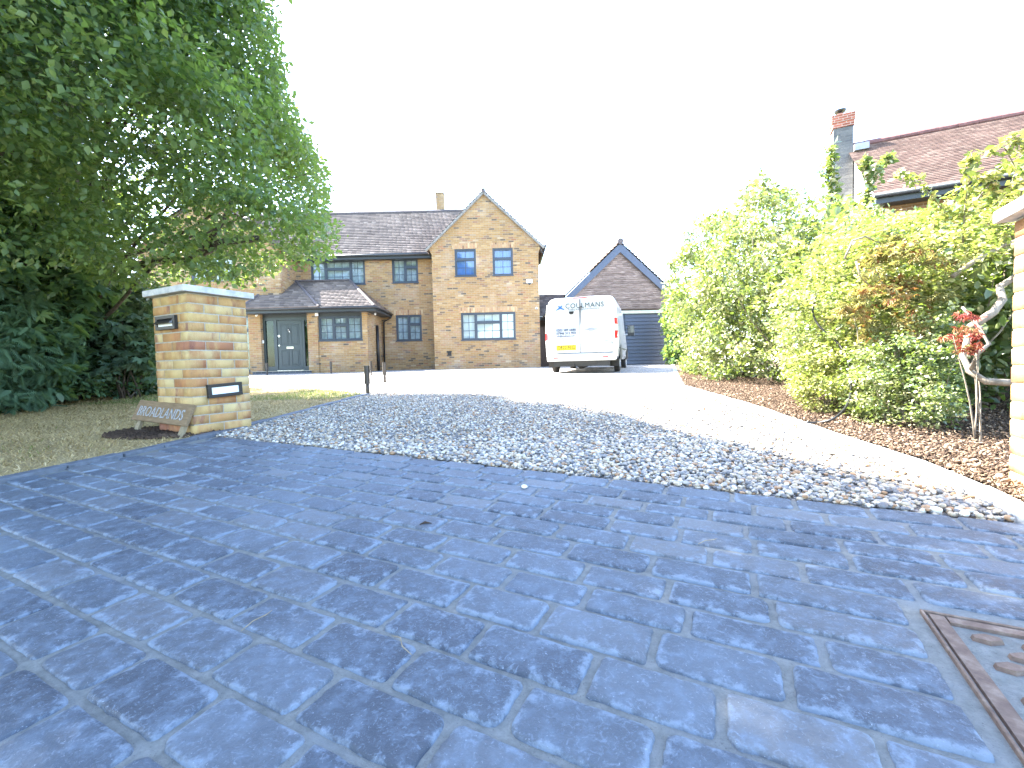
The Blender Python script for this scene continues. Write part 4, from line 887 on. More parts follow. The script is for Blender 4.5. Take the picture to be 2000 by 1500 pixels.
# bumper
mb = MB(); pr = [(-.93, .02), (-.90, -.055), (-.6, -.085), (0, -.095), (.6, -.085), (.90, -.055), (.93, .02)]
vs = [(x, y, z) for z in (.31, .34, .47, .50) for x, y in [(p[0] * (.985 if z in (.31, .50) else 1), p[1] + (.015 if z in (.31, .50) else 0)) for p in pr]]; fs = [(r * 7 + k, r * 7 + k + 1, (r + 1) * 7 + k + 1, (r + 1) * 7 + k) for r in range(3) for k in range(6)] + [tuple(range(7)), tuple(range(21, 28))]
mb.add(vs, fs, M['van_paint']); bp = mb.build('bumper', van, smooth=False, bevel=.01)
for x in (-.66, .66): mb = MB(); mb.box(x - .07, x + .07, -.089, -.077, .385, .412, M['red_lens']); mb.build('reflector', bp)
mb = MB(); mb.box(-.75, .75, .05, .25, .17, .315, M['black_plastic']); mb.box(-.35, .42, .0, .04, .235, .305, M['black_metal']); mb.tube([(-.2, .15, .21), (-.2, -.03, .2)], .03, M['black_plastic'], 10); mb.tube([(-.12, 2.0, .30), (-.12, .9, .26)], .16, M['black_plastic'], 14); mb.build('underbody', van)
for sx in (-1, 1): mb = MB(); mb.box(sx * .84 - .13, sx * .84 + .13, .45, .47, .15, .36, M['tyre']); mb.build('mud_flap', van)
# rear doors: slightly crowned panels with a pressed upper field
def rear_door(sx, name):
    def hw(z): return np.interp(z, [.50, .8, 1.2, 1.6, 1.93], [.86, .865, .85, .825, .775])
    def yy(z, x): return -.012 + .0 + np.interp(z, [.5, .9, 1.1, 1.5, 1.93], [-.020, -.030, -.024, -.002, .030]) + .03 * (abs(x) / .86) ** 4
    zs = np.linspace(.515, 1.915, 21); V = []; nx = 16
    for z in zs:
        a = .006; b = hw(z) - .012
        for k in range(nx + 1):
            x = a + (b - a) * k / nx; d = 0
            u = (x - .09) / (b - .18); v = (z - 1.16) / .58
            if 0 < u < 1 and 0 < v < 1: d = .014 * min(1, 8 * min(u, 1 - u, v, 1 - v))
            u2 = (x - .10) / (b - .2); v2 = (z - .60) / .34
            V.append((sx * x, yy(z, x) + d, z))
    Fs = [(r * (nx + 1) + k, r * (nx + 1) + k + 1, (r + 1) * (nx + 1) + k + 1, (r + 1) * (nx + 1) + k) for r in range(20) for k in range(nx)]
    mb = MB(); mb.add(V, Fs, M['van_paint']); o = mb.build(name, van, smooth=True); s_ = o.modifiers.new('solid', 'SOLIDIFY'); s_.thickness = .02; s_.offset = -1 if sx > 0 else -1
    return o
dl = rear_door(-1, 'rear_door'); drr = rear_door(1, 'rear_door')
mb = MB(); mb.box(-.006, .006, -.030, .0, .53, 1.90, M['van_black']); mb.box(-.84, .84, -.012, .0, .496, .512, M['van_black']); mb.build('door_gap', van)
mb = MB(); mb.box(-.20, .20, -.004, .03, 1.935, 1.955, M['red_lens']); mb.build('brake_light', van)
def tail(sx):
    mb = MB()
    def seg(z0, z1, mat, w_):
        n_ = 4; vs = []
        for j in range(n_ + 1):
            z = z0 + (z1 - z0) * j / n_; e = np.interp(z, [.8, 1.2, 1.6, 1.85], [.945, .94, .915, .885])
            for (dx, dy) in ((-w_, -.022), (-.02, -.012), (.022, .04), (.036, .15)): vs.append((sx * (e + dx), dy, z))
        mb.add(vs, [(j * 4 + k, j * 4 + k + 1, (j + 1) * 4 + k + 1, (j + 1) * 4 + k) for j in range(n_) for k in range(3)], mat)
    seg(.87, 1.06, M['red_lens'], .040); seg(1.064, 1.225, M['clear_lens'], .036); seg(1.229, 1.38, M['red_lens'] if sx > 0 else M['clear_lens'], .030); seg(1.384, 1.62, M['clear_lens'], .022); seg(1.624, 1.80, M['clear_lens'], .012)
    o = mb.build('tail_light', van); s_ = o.modifiers.new('solid', 'SOLIDIFY'); s_.thickness = .012
tail(-1); tail(1)
yd_ = -.055
mb = MB(); mb.box(-.67, -.09, -.060, -.045, .575, .745, M['white_plastic']); mb.build('plate_recess', dl, bevel=.004)
mb = MB(); mb.box(-.65, -.11, -.066, -.0605, .59, .73, M['plate_yellow']); npl = mb.build('number_plate', dl, bevel=.004)
text('plate_letters', 'OE22 FLG', .138, M['van_black'], npl, (-.38, -.0675, .660), ext=.001, xs=.80, fat=.003)
text('lettering', 'COULMANS', .178, M['van_grey'], van, (.12, -.022, 1.735), rot=(PI / 2 - .03, 0, 0), ext=.001, spacing=1.10, xs=1.0)
text('lettering', 'Roofing, Building & Refurbishments', .052, M['van_grey'], van, (.10, -.024, 1.645), ext=.001, xs=1.12)
text('lettering', '0203 589 6680', .088, M['van_navy'], van, (-.38, -.045, 1.12), ext=.001, fat=.002)
text('lettering', '07946 312 903', .088, M['van_navy'], van, (-.38, -.048, 1.035), ext=.001, fat=.002)
text('lettering', 'info@coulmans.com', .060, M['van_navy'], van, (-.39, -.052, .965), ext=.001, fat=.001)
text('lettering', 'Free no obligation', .034, M['van_navy'], van, (-.50, -.05, .895), ext=.001)
text('lettering', 'quotations', .034, M['van_navy'], van, (-.45, -.05, .855), ext=.001)
mb = MB()   # roof shaped emblem with two crossing strokes
mb.prism([(-.64, 1.66), (-.56, 1.715), (-.59, 1.755), (-.575, 1.765), (-.53, 1.735), (-.485, 1.77), (-.465, 1.76), (-.50, 1.715), (-.42, 1.665), (-.42, 1.64), (-.53, 1.685), (-.64, 1.635)], -.021, -.017, M['van_blue']); mb.build('emblem', van)
mb = MB(); mb.prism([(-.30, 1.60), (-.16, 1.60), (-.18, 1.53), (-.28, 1.53)], -.034, -.012, M['van_black']); mb.build('door_camera', van, bevel=.005)
mb = MB(); mb.box(.02, .05, -.030, -.012, 1.69, 1.72, M['van_black']); mb.build('door_lock', van)
mb = MB(); mb.prism([(.10, 1.115), (.20, 1.125), (.25, 1.15), (.33, 1.15), (.38, 1.125), (.48, 1.115), (.38, 1.10), (.33, 1.075), (.25, 1.075), (.20, 1.10)], -.056, -.034, M['zinc']); mb.build('door_handle', drr, bevel=.003)
mb = MB(); vs = []; 
mb.prism([(.70 + .085 * math.cos(q), .82 + .035 * math.sin(q)) for q in np.linspace(0, 2 * PI, 20)[:-1]], -.052, -.040, M['chrome']); mb.build('badge', drr)
mb = MB(); mb.prism([(.70 + .07 * math.cos(q), .82 + .024 * math.sin(q)) for q in np.linspace(0, 2 * PI, 20)[:-1]], -.055, -.0525, M['zinc']); mb.build('badge_centre', drr)
mb = MB(); mb.box(.35, .86, -.040, -.030, .745, .755, M['zinc']); mb.build('door_crease', drr)
for sx in (-1, 1):
    for z in (.62, 1.05, 1.55):
        mb = MB(); e = np.interp(z, [.5, 1.2, 1.6, 1.93], [.90, .89, .85, .78]); mb.tube([(sx * e, -.012, z - .035), (sx * e, -.012, z + .035)], .014, M['white_plastic'], 8); mb.build('door_hinge', van)
for sx in (-1, 1):
    mb = MB(); mb.prism([(3.02, 1.22), (3.95, 1.22), (3.45, 1.72), (3.05, 1.76)], sx * .965, sx * .975, M['dark_glass'], 'x'); mb.build('cab_window', van)
    mb = MB(); mb.box(sx * 1.03 - .0, sx * 1.25, 3.70, 3.80, 1.12, 1.45, M['black_plastic']) if sx > 0 else mb.box(-1.25, -1.03, 3.70, 3.80, 1.12, 1.45, M['black_plastic'])
    mb.tube([(sx * .93, 3.78, 1.16), (sx * 1.08, 3.75, 1.16)], .03, M['van_paint'], 8); mi_ = mb.build('mirror', van, bevel=.02)
    mb = MB(); mb.box(min(sx * 1.05, sx * 1.23), max(sx * 1.05, sx * 1.23), 3.694, 3.699, 1.21, 1.43, M['dark_glass']); mb.build('mirror_glass', mi_)
    mb = MB(); mb.box(sx * .985 - .012, sx * .985 + .012, .5, 3.0, .62, .66, M['black_plastic']); mb.build('rubbing_strip', van)

# ------------------------------------------------------------ neighbour's house
nb = thing('neighbour_house', 'brown tiled house beyond the hedge with a tall chimney and white gable end', 'house', (11.3, 15.0, .55), math.radians(-26.6))
nr, ne, run, Ln = 6.92, 4.30, 3.45, 14     # heights above the base, ridge along local +x
tile_plane('roof', (-.15, -run, ne), (Ln, -run, ne), (-.15, 0, nr), (Ln, 0, nr), M['tile_brown'], nb, .115, .17, .024)
tile_plane('roof', (-.15, run, ne), (Ln, run, ne), (-.15, 0, nr), (Ln, 0, nr), M['tile_brown'], nb, .2, .3, .016)
ridge('ridge_tiles', (-.15, 0, nr + .04), (Ln, 0, nr + .04), .10, M['ridge_brown'], nb, .45)
mb = MB(); mb.prism([(-run + .35, 0), (run - .35, 0), (run - .35, ne + .2), (0, nr - .06), (-run + .35, ne + .2)], 0.0, .12, M['white_render'], 'x'); mb.build('gable_end', nb)
w1 = (1.1, 2.0, 2.9, 3.95); w2 = (3.4, 5.6, 2.7, 3.95); w3 = (7.5, 9.5, 2.7, 3.95)
mb = MB(); wall_grid(mb, .121, Ln, 0, ne + .1, [w1, w2, w3], -run + .45, .1, M['brick_neighbour']); mb.build('wall', nb)
for q in (w1, w2, w3): window(*q, -run + .52, [(1, 0, 2, 2, 1), (1, 0, 2, 2, 1)], nb, 'curtain', 'glass_blue')
mb = MB(); mb.box(-.1, Ln, -run + .02, -run + .44, ne - .22, ne - .03, M['fascia']); mb.build('fascia', nb)
mb = MB(); mb.tube([(-.15, -run - .05, ne - .02), (Ln, -run - .05, ne - .02)], .065, M['fascia'], 10); mb.build('gutter', nb, True)
mb = MB(); mb.box(-.56, -.04, -.42, .02, 0, nr + .55, M['brick_dark']); ch = mb.build('chimney', nb)
mb = MB(); mb.box(-.59, -.01, -.45, .05, nr + .553, nr + .72, M['brick_red']); mb.box(-.61, .01, -.47, .07, nr + .723, nr + .96, M['brick_red']); mb.build('chimney_head', ch)
mb = MB(); mb.cyl(-.35, -.2, nr + .96, nr + 1.06, .10, M['brick_red'], 14); mb.tube([(-.35, -.2, nr + 1.06), (-.35, -.2, nr + 1.13)], .06, M['black_metal'], 10); mb.tube([(-.35, -.2, nr + 1.13), (-.35, -.2, nr + 1.18), (-.35, -.2, nr + 1.22)], [.15, .17, .05], M['black_metal'], 16); mb.build('chimney_cowl', ch)
mb = MB(); mb.box(-.03, .35, -.55, .12, nr - .30, nr - .10, M['zinc']); mb.build('flashing', ch)
mb = MB(); mb.tube([(-.64, -.3, nr + .5), (-1.0, -.32, nr - .5)], .012, M['black_metal'], 6); mb.tube([(-.64, -.1, nr + .2), (-1.05, -.1, nr - .9)], .012, M['black_metal'], 6); mb.build('aerial_stay', ch)

# ------------------------------------------------------------ plants
def rand_unit(n):
    v = rng.normal(size=(n, 3)); return v / np.linalg.norm(v, axis=1, keepdims=True)
LEAF = {'kite': (np.array([(0, 0, 0), (.45, -.32, .07), (.45, .32, .07), (1, 0, -.05)], float), np.array([(0, 1, 3), (0, 3, 2)])),
        'oval': (np.array([(0, 0, 0), (.25, -.24, .05), (.25, .24, .05), (.65, -.24, .04), (.65, .24, .04), (1, 0, -.08), (.45, 0, 0)], float), np.array([(0, 1, 6), (1, 3, 6), (3, 5, 6), (5, 4, 6), (4, 2, 6), (2, 0, 6)])),
        'slim': (np.array([(0, 0, 0), (.5, -.13, .02), (.5, .13, .02), (1, 0, -.1)], float), np.array([(0, 1, 3), (0, 3, 2)]))}
def palm(nl, spread, wd, droop=-.12):
    V = []; F = []
    for k in range(nl):
        a = (k - (nl - 1) / 2) * spread; Lk = 1 - .13 * abs(k - (nl - 1) / 2); c_, s_ = math.cos(a), math.sin(a); b = len(V)
        for (x, y, z) in ((0, 0, 0), (.5 * Lk, -wd, .05), (.5 * Lk, wd, .05), (Lk, 0, droop)): V.append((x * c_ - y * s_, x * s_ + y * c_, z))
        F += [(b, b + 1, b + 3), (b, b + 3, b + 2)]
    return np.array(V), np.array(F)
LEAF['chestnut'] = palm(5, .72, .17); LEAF['maple'] = palm(5, .6, .075, -.22); LEAF['lobed'] = palm(3, .75, .22)
def rest_palm(): pass
def frond(n=9):
    V = []; F = []
    for k in range(n):
        for s_ in (-1, 1):
            x = .1 + .8 * k / n; L = .30 * (1 - .6 * k / n); b = len(V)
            V += [(x, 0, 0), (x + .06, s_ * .03, .01), (x + L * .75, s_ * L * .75, -.06), (x + .10, 0, 0)]; F += [(b, b + 2, b + 1), (b, b + 3, b + 2)]
    return np.array(V), np.array(F)
LEAF['frond'] = frond()
def leaves(name, P, size, kind, mat, parent, out=None, up=.6, droop=.5, var=.35, rbias=None):
    """P leaf bases; out: outward direction the tips favour"""
    v, f = LEAF[kind]; n = len(P)
    nrm = rand_unit(n) * .75 + np.array([0, 0, up]); nrm /= np.linalg.norm(nrm, axis=1, keepdims=True)
    d = rand_unit(n) * .8 + np.array([0, 0, -droop])
    if out is not None: d = d + out * .8
    d -= nrm * (d * nrm).sum(1, keepdims=True); d /= np.linalg.norm(d, axis=1, keepdims=True) + 1e-9; s_ = np.cross(nrm, d)
    S = size * rng.uniform(1 - var, 1 + var, n)
    vv = v[None] * S[:, None, None]; W3 = P[:, None] + vv[..., :1] * d[:, None] + vv[..., 1:2] * s_[:, None] + vv[..., 2:] * nrm[:, None]
    F = (f[None] + (np.arange(n) * len(v))[:, None, None]).reshape(-1, 3)
    r = rng.uniform(0, 1, n) if rbias is None else np.clip(rbias + rng.normal(0, .16, n), 0, 1)
    return np_mesh(name, W3.reshape(-1, 3), F, mat, np.repeat(r, len(f)), False, parent)
def clump_points(C, R, n, flat=.6):
    """n leaves spread in each clump; returns points, outward dirs, per-leaf clump random"""
    k = len(C); d = rand_unit(k * n); r = rng.uniform(.15, 1, k * n) ** .6; q = np.repeat(C, n, 0); R_ = np.repeat(R, n)
    P = q + d * (r * R_)[:, None] * np.array([1, 1, flat]); P[:, 2] -= .25 * R_ * (d[:, 0] ** 2 + d[:, 1] ** 2) * r
    return P, d, np.repeat(rng.uniform(.1, .9, k), n)
# silhouette of the vegetation against the sky (photo pixels), used to prune twigs like a gardener would
def left_edge(py): return np.interp(py, [-400, 0, 100, 180, 250, 290, 330, 400, 450, 500, 540], [470, 528, 548, 566, 585, 622, 642, 640, 662, 650, 610])
def prune_left(P, soft=9.):
    px_, py_, d = proj(P); n = len(P); j = rng.normal(0, soft, n)
    infront = d > .3; vis = infront & (px_ > 0) & (px_ < 2000) & (py_ > 0) & (py_ < 1500)
    ok = (px_ < left_edge(py_) + j) & (py_ < np.interp(px_, [0, 200, 300, 330, 380, 440, 520, 580, 620, 660], [900, 900, 600, 545, 545, 548, 555, 568, 550, 500]) + j)
    return ~vis | ok
LIT = None
def shade_edge():                                             # where the crown's shadow ends on the drive (x, y)
    return np.array([(-9, 9.4), (-5.2, 9.15), (-2.76, 7.6), (-2.28, 7.0), (-.75, 6.55), (0, 6.1), (.57, 5.1), (.97, 4.3), (1.16, 3.4), (1.34, 2.93), (1.45, 2.55), (1.54, 2.24), (1.68, 1.83), (1.79, 1.57), (2.0, 1.0), (2.4, 0)])
SE = shade_edge()
def prune_shadow(P, soft=.12):
    t_ = (P[:, 2] - .15) / SUN[2]; sx = P[:, 0] - SUN[0] * t_; sy = P[:, 1] - SUN[1] * t_
    ylim = np.interp(sx, SE[:, 0], SE[:, 1]); return sy < ylim + rng.normal(0, soft, len(P))

def limb(mb, a, b, r0, r1, mat, sag=.0, seg=6, wob=.08, n=8):
    a, b = np.array(a, float), np.array(b, float); L = np.linalg.norm(b - a); pts = []; 
    ph = rng.uniform(0, 6.28, 3)
    for k in range(seg + 1):
        t_ = k / seg; p = a + (b - a) * t_; p = p + np.array([math.sin(t_ * 5 + ph[0]), math.sin(t_ * 4 + ph[1]), math.sin(t_ * 6 + ph[2])]) * wob * L * .3 * math.sin(PI * t_); p[2] += sag * 4 * t_ * (1 - t_); pts.append(tuple(p))
    mb.tube(pts, [r0 + (r1 - r0) * (k / seg) for k in range(seg + 1)], mat, n)

# -- the big tree on the left
def crown_tree(name, label, base, prof, hrange, nclump, nleaf, size, kind, mat, trunk_r, trunk_off=0, flat=.55, clump_r=(.28, .5), faces=1, lean=(0, 0), ground_shadow=True, extra=None, rb=.35):
    gz = float(G(base[1])); t = thing(name, label, 'tree', (base[0], base[1], gz), 0, 'trees on the left boundary')
    hs, rs = zip(*prof); C = []
    while len(C) < nclump:
        h = rng.uniform(*hrange, 4000); a = rng.uniform(0, 6.28, 4000); R_ = np.interp(h, hs, rs)
        lob = 1 + .10 * np.sin(3 * a + h * 1.3) + .09 * np.sin(5 * a - h * 2.1) + .06 * np.sin(9 * a + h * 3)
        fr_ = np.where(rng.uniform(0, 1, 4000) < .72, rng.uniform(.80, 1., 4000), rng.uniform(.25, .8, 4000)); keep = rng.uniform(0, 1, 4000) < (R_ / max(rs))
        x = base[0] + lean[0] * h + np.cos(a) * R_ * lob * fr_; y = base[1] + lean[1] * h + np.sin(a) * R_ * lob * fr_
        keep &= (rng.uniform(0, 1, 4000) < np.where(np.sin(a) > .5, .45, 1.)); P = np.stack([x, y, h + gz], -1)[keep]
        P = P[prune_left(P, 2) & (prune_shadow(P, .02) if ground_shadow else True)]; C += list(P[:nclump - len(C)])
    C = np.array(C)
    if extra is not None: C = np.concatenate([C, extra])
    R_ = rng.uniform(*clump_r, len(C)); P, d, r = clump_points(C, R_, nleaf, flat)
    k = prune_left(P) & (prune_shadow(P) if ground_shadow else True); P, d, r = P[k], d[k], r[k]
    o = np.array([base[0], base[1], 0]); loc = np.array([base[0], base[1], gz])
    leaves('crown', P - loc, size, kind, mat, t, d * .6, .7, .55, .35, r * .6 + rb * .5)
    mb = MB(); top = hrange[1] * .85; pts = []
    for q in range(9): h = top * q / 8; pts.append((trunk_off * (1 - h / top) + lean[0] * h + .12 * math.sin(h * .9), lean[1] * h + .1 * math.sin(h * .7 + 1), h - .1))
    mb.tube(pts, [trunk_r * (1.25 if q == 0 else 1) * (1 - .85 * q / 8) for q in range(9)], M['bark'], 12); mb.build('trunk', t, True)
    mb = MB(); idx = rng.choice(len(C), min(46, len(C)), replace=False)
    for i in idx:
        e = C[i] - loc; h0 = max(1.2, min(top * .8, e[2] * rng.uniform(.45, .8))); q = h0 / top * 8; s_ = np.array(pts[int(min(7, q))])
        limb(mb, s_, e, trunk_r * .22 * (1 - .5 * h0 / top), .008, M['bark'], .15, 6)
    mb.build('branches', t, True)
    return t
T1 = crown_tree('broadleaf_tree', 'large spreading broadleaf tree overhanging the brick pillar and the house', (-6.1, 7.0), [(1.5, 3.5), (2.2, 4.15), (3.3, 4.1), (5, 3.9), (6.6, 3.5), (8.2, 2.4), (9.2, .4)], (1.55, 9.0), 2300, 105, .070, 'kite', M['leaf_tree'], .17, -1.0)
mb = MB()   # the low limb that shows under the crown
for P_ in ([(.1, -.3, 1.9), (1.3, -.8, 1.93), (1.95, -1.1, 1.86), (2.3, -1.3, 1.98), (2.6, -1.4, 2.25), (2.8, -1.5, 2.5)], [(2.2, -1.2, 1.93), (2.5, -1.3, 2.02), (3.0, -1.3, 2.06)]): mb.tube(P_, [.055 - .007 * k for k in range(len(P_))], M['bark'], 8)
mb.build('low_limb', T1, True)
T2 = crown_tree('broadleaf_tree', 'dark broadleaf tree standing nearest on the left, its crown shading the paving', (-6.3, 3.6), [(2.8, 2.3), (3.8, 3.5), (5.2, 4.0), (7, 3.8), (9, 2.9), (10.5, .6)], (3.1, 10.3), 1750, 110, .066, 'kite', M['leaf_dark'], .18, rb=.3)
T3 = crown_tree('broadleaf_tree', 'tree left of the camera shading the front edge of the paving', (-4.9, -.1), [(3.2, 2.3), (4.5, 3.6), (6, 4.0), (8, 3.0), (9.6, .4)], (3.8, 9.4), 980, 80, .12, 'kite', M['leaf_dark'], .18, clump_r=(.4, .65), rb=.3)
T4 = crown_tree('broadleaf_tree', 'tall dark tree at the far left behind the hedge', (-10.6, 7.2), [(.6, 2.4), (2, 3.0), (5, 3.2), (9, 2.6), (12, .8)], (.5, 12), 950, 75, .12, 'kite', M['leaf_dark'], .16, clump_r=(.4, .65), rb=.3)

# -- understorey along the left boundary
def shrub(name, label, cat, c, rad, n, nleaf, size, kind, mat, group=None, clump=(.12, .25), flat=.7, prune=None, up=.7, droop=.4, shell=.65, stems=10, rb=.5, bark='bark', cut_px=None, stem_r=.014):
    gz = float(G(c[1])); loc = np.array([c[0], c[1], gz]); t = thing(name, label, cat, tuple(loc), 0, group); C = []
    tries = 0
    while len(C) < n and tries < 60:
        tries += 1; d = rand_unit(3000); r = np.where(rng.uniform(0, 1, 3000) < shell, rng.uniform(.82, 1.02, 3000), rng.uniform(.2, .85, 3000))
        r = r * (1 + .10 * np.sin(4 * d[:, 0] * 3 + c[0]) + .08 * np.sin(5 * d[:, 2] * 3))
        P = np.array(c) * np.array([1, 1, 0]) + np.array([0, 0, gz + c[2]]) + d * r[:, None] * np.array(rad); P = P[P[:, 2] > gz + .05]
        if prune is not None: P = P[prune(P)]
        C += list(P[:n - len(C)])
    C = np.array(C); R_ = rng.uniform(*clump, len(C)); P, d, r = clump_points(C, R_, nleaf, flat); k = P[:, 2] > gz + .02
    if prune is not None: k &= prune(P)
    P, d, r = P[k], d[k], r[k]; leaves('foliage', P - loc, size, kind, mat, t, d * .5, up, droop, .35, r * .7 + (rb - .35))
    mb = MB()
    for i in rng.choice(len(C), min(stems, len(C)), replace=False): a0 = rng.uniform(-.15, .15, 2) * rad[0]; limb(mb, (a0[0], a0[1], -.02), C[i] - loc, stem_r, stem_r * .3, M[bark], .05, 6, .15, 6)
    mb.build('stems', t, True); return t
def keep_left(P):
    px_, py_, d = proj(P); j = rng.normal(0, 5, len(P)); return (px_ < np.interp(py_, [300, 560, 600, 780], [420, 330, 318, 322]) + j) & (P[:, 0] < -5.2) & (d > .5)
shrub('horse_chestnut_sapling', 'sapling with big five-fingered leaves under the left trees', 'sapling', (-6.7, 5.9, 1.7), (1.15, 1.2, 1.3), 260, 12, .17, 'chestnut', M['leaf_sapling'], None, (.2, .4), .6, keep_left, .9, .5, rb=.35)
shrub('sycamore_sapling', 'blue green leaved shrub beside the left face of the pillar', 'shrub', (-6.2, 7.3, 1.15), (1.0, .9, .8), 170, 28, .12, 'lobed', M['leaf_blue'], None, (.18, .35), .5, keep_left, 1., .5)
shrub('conifer_bush', 'feathery conifer sprays at the far left edge', 'shrub', (-6.4, 5.2, .95), (.8, .9, .9), 420, 12, .19, 'frond', M['leaf_conifer'], None, (.15, .3), .5, keep_left, .6, .7)
shrub('evergreen_bush', 'dense dark green bush low behind the brick pillar', 'shrub', (-7.4, 9.0, .55), (1.9, .8, .95), 330, 40, .07, 'kite', M['leaf_sapling'], None, (.15, .3), .6, keep_left, .8, .3, rb=.25)
shrub('laurel_bush', 'low broad leaved laurel at the foot of the left hedge', 'shrub', (-7.0, 7.0, .35), (1.1, 1.7, .65), 260, 22, .11, 'oval', M['leaf_dark'], None, (.14, .28), .6, keep_left, .8, .3)
shrub('ivy', 'ivy and bramble spilling over the lawn edge at far left', 'plant', (-6.9, 5.3, .15), (.8, 1.5, .35), 170, 22, .075, 'lobed', M['leaf_blue'], None, (.1, .22), .5, keep_left, 1.1, .2)
shrub('undergrowth', 'dark tangled undergrowth filling the left boundary', 'shrub', (-8.9, 6.9, 1.4), (1.5, 3.6, 2.6), 620, 34, .12, 'kite', M['leaf_dark'], None, (.3, .5), .7, None, .7, .4, rb=.2)
t = thing('dead_branch', 'bare broken grey branch lying in the shrubs at far left', 'branch', (-6.7, 5.3, float(G(5.3))))
mb = MB()
for a, b, r0 in (((-.6, -.1, .35), (.35, .25, .62), .022), ((.0, .05, .48), (.12, -.2, .80), .010), ((.1, .1, .52), (.55, -.1, .30), .010), ((-.3, 0, .42), (-.1, -.3, .1), .012), ((.2, .2, .58), (.5, .3, .85), .008), ((-.5, 0, .6), (.1, -.25, .75), .009)): limb(mb, a, b, r0, .004, M['bark_pale'], .04, 6, .25, 6)
mb.build('limbs', t, True)

# -- hedge and shrubs on the right
def right_top(px_): return np.interp(px_, [1285, 1300, 1325, 1340, 1400, 1440, 1462, 1500, 1560, 1640, 1700, 1760, 1850, 1900, 1960, 2000], [600, 520, 470, 440, 405, 392, 350, 345, 372, 385, 402, 420, 400, 385, 380, 380])
def right_left(py_): return np.interp(py_, [300, 540, 620, 700, 745, 800], [1290, 1296, 1306, 1322, 1345, 1420])
def keep_hedge(P):
    px_, py_, d = proj(P); j = rng.normal(0, 7, len(P)); vis = (d > .3) & (px_ > 0) & (px_ < 2000)
    return ~vis | ((py_ > right_top(px_) + j + np.where(rng.uniform(0, 1, len(P)) < .05, -25, 0)) & (px_ > right_left(py_) + j * .6))
hg = 'evergreen shrubs forming the right hand hedge'
shrub('hedge_shrub', 'bright glossy hedge shrub nearest the garage door', 'hedge shrub', (4.55, 9.9, 1.5), (1.35, 1.5, 1.9), 520, 44, .075, 'oval', M['leaf_hedge'], hg, (.11, .27), .75, keep_hedge, .6, .3, rb=.5, bark='bark_pale')
shrub('hedge_shrub', 'tallest hedge shrub with yellowing leaf tips in the middle of the hedge', 'hedge shrub', (4.55, 7.5, 1.6), (1.35, 1.6, 2.3), 600, 44, .07, 'oval', M['leaf_hedge'], hg, (.11, .27), .75, keep_hedge, .6, .3, rb=.58, bark='bark_pale')
shrub('hedge_shrub', 'dark shaded hedge shrub behind the fine leaved shrubs', 'hedge shrub', (5.0, 5.6, 1.3), (1.4, 1.5, 1.65), 520, 40, .075, 'oval', M['leaf_hedge'], hg, (.11, .27), .75, keep_hedge, .6, .3, rb=.42, bark='bark_pale')
shrub('hedge_shrub', 'hedge shrub behind the yellow green arching shrub near the pillar', 'hedge shrub', (4.5, 4.3, 1.15), (1.3, 1.2, 1.15), 430, 36, .08, 'oval', M['leaf_hedge'], hg, (.16, .34), .75, keep_hedge, .6, .3, rb=.42, bark='bark_pale')
shrub('ivy', 'ivy hanging over the right end of the garage', 'plant', (6.4, 17.4, 1.3), (.55, .7, 1.5), 130, 34, .12, 'lobed', M['leaf_tree'], None, (.2, .35), .7, lambda P: proj(P)[0] > 1296 + rng.normal(0, 6, len(P)), .6, .5)
def keep_near(P):
    px_, py_, d = proj(P); j = rng.normal(0, 6, len(P)); edge = np.interp(py_, [300, 420, 520, 640, 760, 860], [1640, 1600, 1500, 1500, 1540, 1620])
    hole = (px_ > 1885) & (py_ > 500) & (rng.uniform(0, 1, len(P)) < .93) | (px_ > 1890) & (py_ > 640)
    return (d > .5) & (py_ > right_top(px_) + j) & (py_ < np.interp(px_, [1500, 1650, 1750, 1880], [800, 835, 860, 850]) + j) & (px_ > edge + j) & ~hole & (P[:, 0] > kerb_x(P[:, 1], KR) + .1)
ng = 'fine leaved shrubs in the right hand bed'
shrub('spreading_shrub', 'yellow green fine leaved shrub arching over the bed beside the pillar', 'shrub', (3.75, 3.9, 1.15), (1.25, 1.15, .70), 520, 52, .034, 'kite', M['leaf_yellow'], ng, (.08, .20), .5, keep_near, 1., .3, rb=.5, bark='bark_pale', stem_r=.010)
shrub('spreading_shrub', 'pale leaved loose shrub behind the black hose', 'shrub', (3.2, 4.3, .75), (.75, .8, .70), 330, 46, .036, 'kite', M['leaf_hedge'], ng, (.07, .18), .55, keep_near, .9, .3, rb=.62, bark='bark_pale', stem_r=.008)
shrub('box_shrub', 'low leafy green bush at the edge of the soil bed', 'shrub', (2.98, 3.25, .33), (.46, .5, .42), 330, 44, .026, 'kite', M['leaf_hedge'], ng, (.05, .11), .7, keep_near, .8, .2, rb=.5, bark='bark_pale', stem_r=.005)
shrub('box_shrub', 'straggly low bush beside the foot of the black hose', 'shrub', (2.85, 4.1, .28), (.42, .6, .38), 260, 40, .030, 'kite', M['leaf_yellow'], ng, (.05, .12), .7, keep_near, .8, .2, rb=.4, bark='bark_pale', stem_r=.005)
shrub('japanese_maple', 'feathery orange and red leaved maple drooping in front of the hedge', 'small tree', (2.85, 3.35, 1.0), (.36, .30, .38), 44, 20, .055, 'maple', M['leaf_maple'], None, (.07, .15), .5, keep_near, .9, 1.1, rb=.5, bark='bark_pale', stems=5, stem_r=.006)
shrub('japanese_maple', 'small maple with bright crimson drooping leaves near the pillar', 'small tree', (2.74, 2.62, .68), (.17, .18, .13), 13, 14, .036, 'maple', M['leaf_red'], None, (.03, .07), .5, lambda P: (proj(P)[0] > 1660) & (proj(P)[0] < 1915), .9, 1.2, rb=.5, bark='bark_pale', stems=4, stem_r=.005)
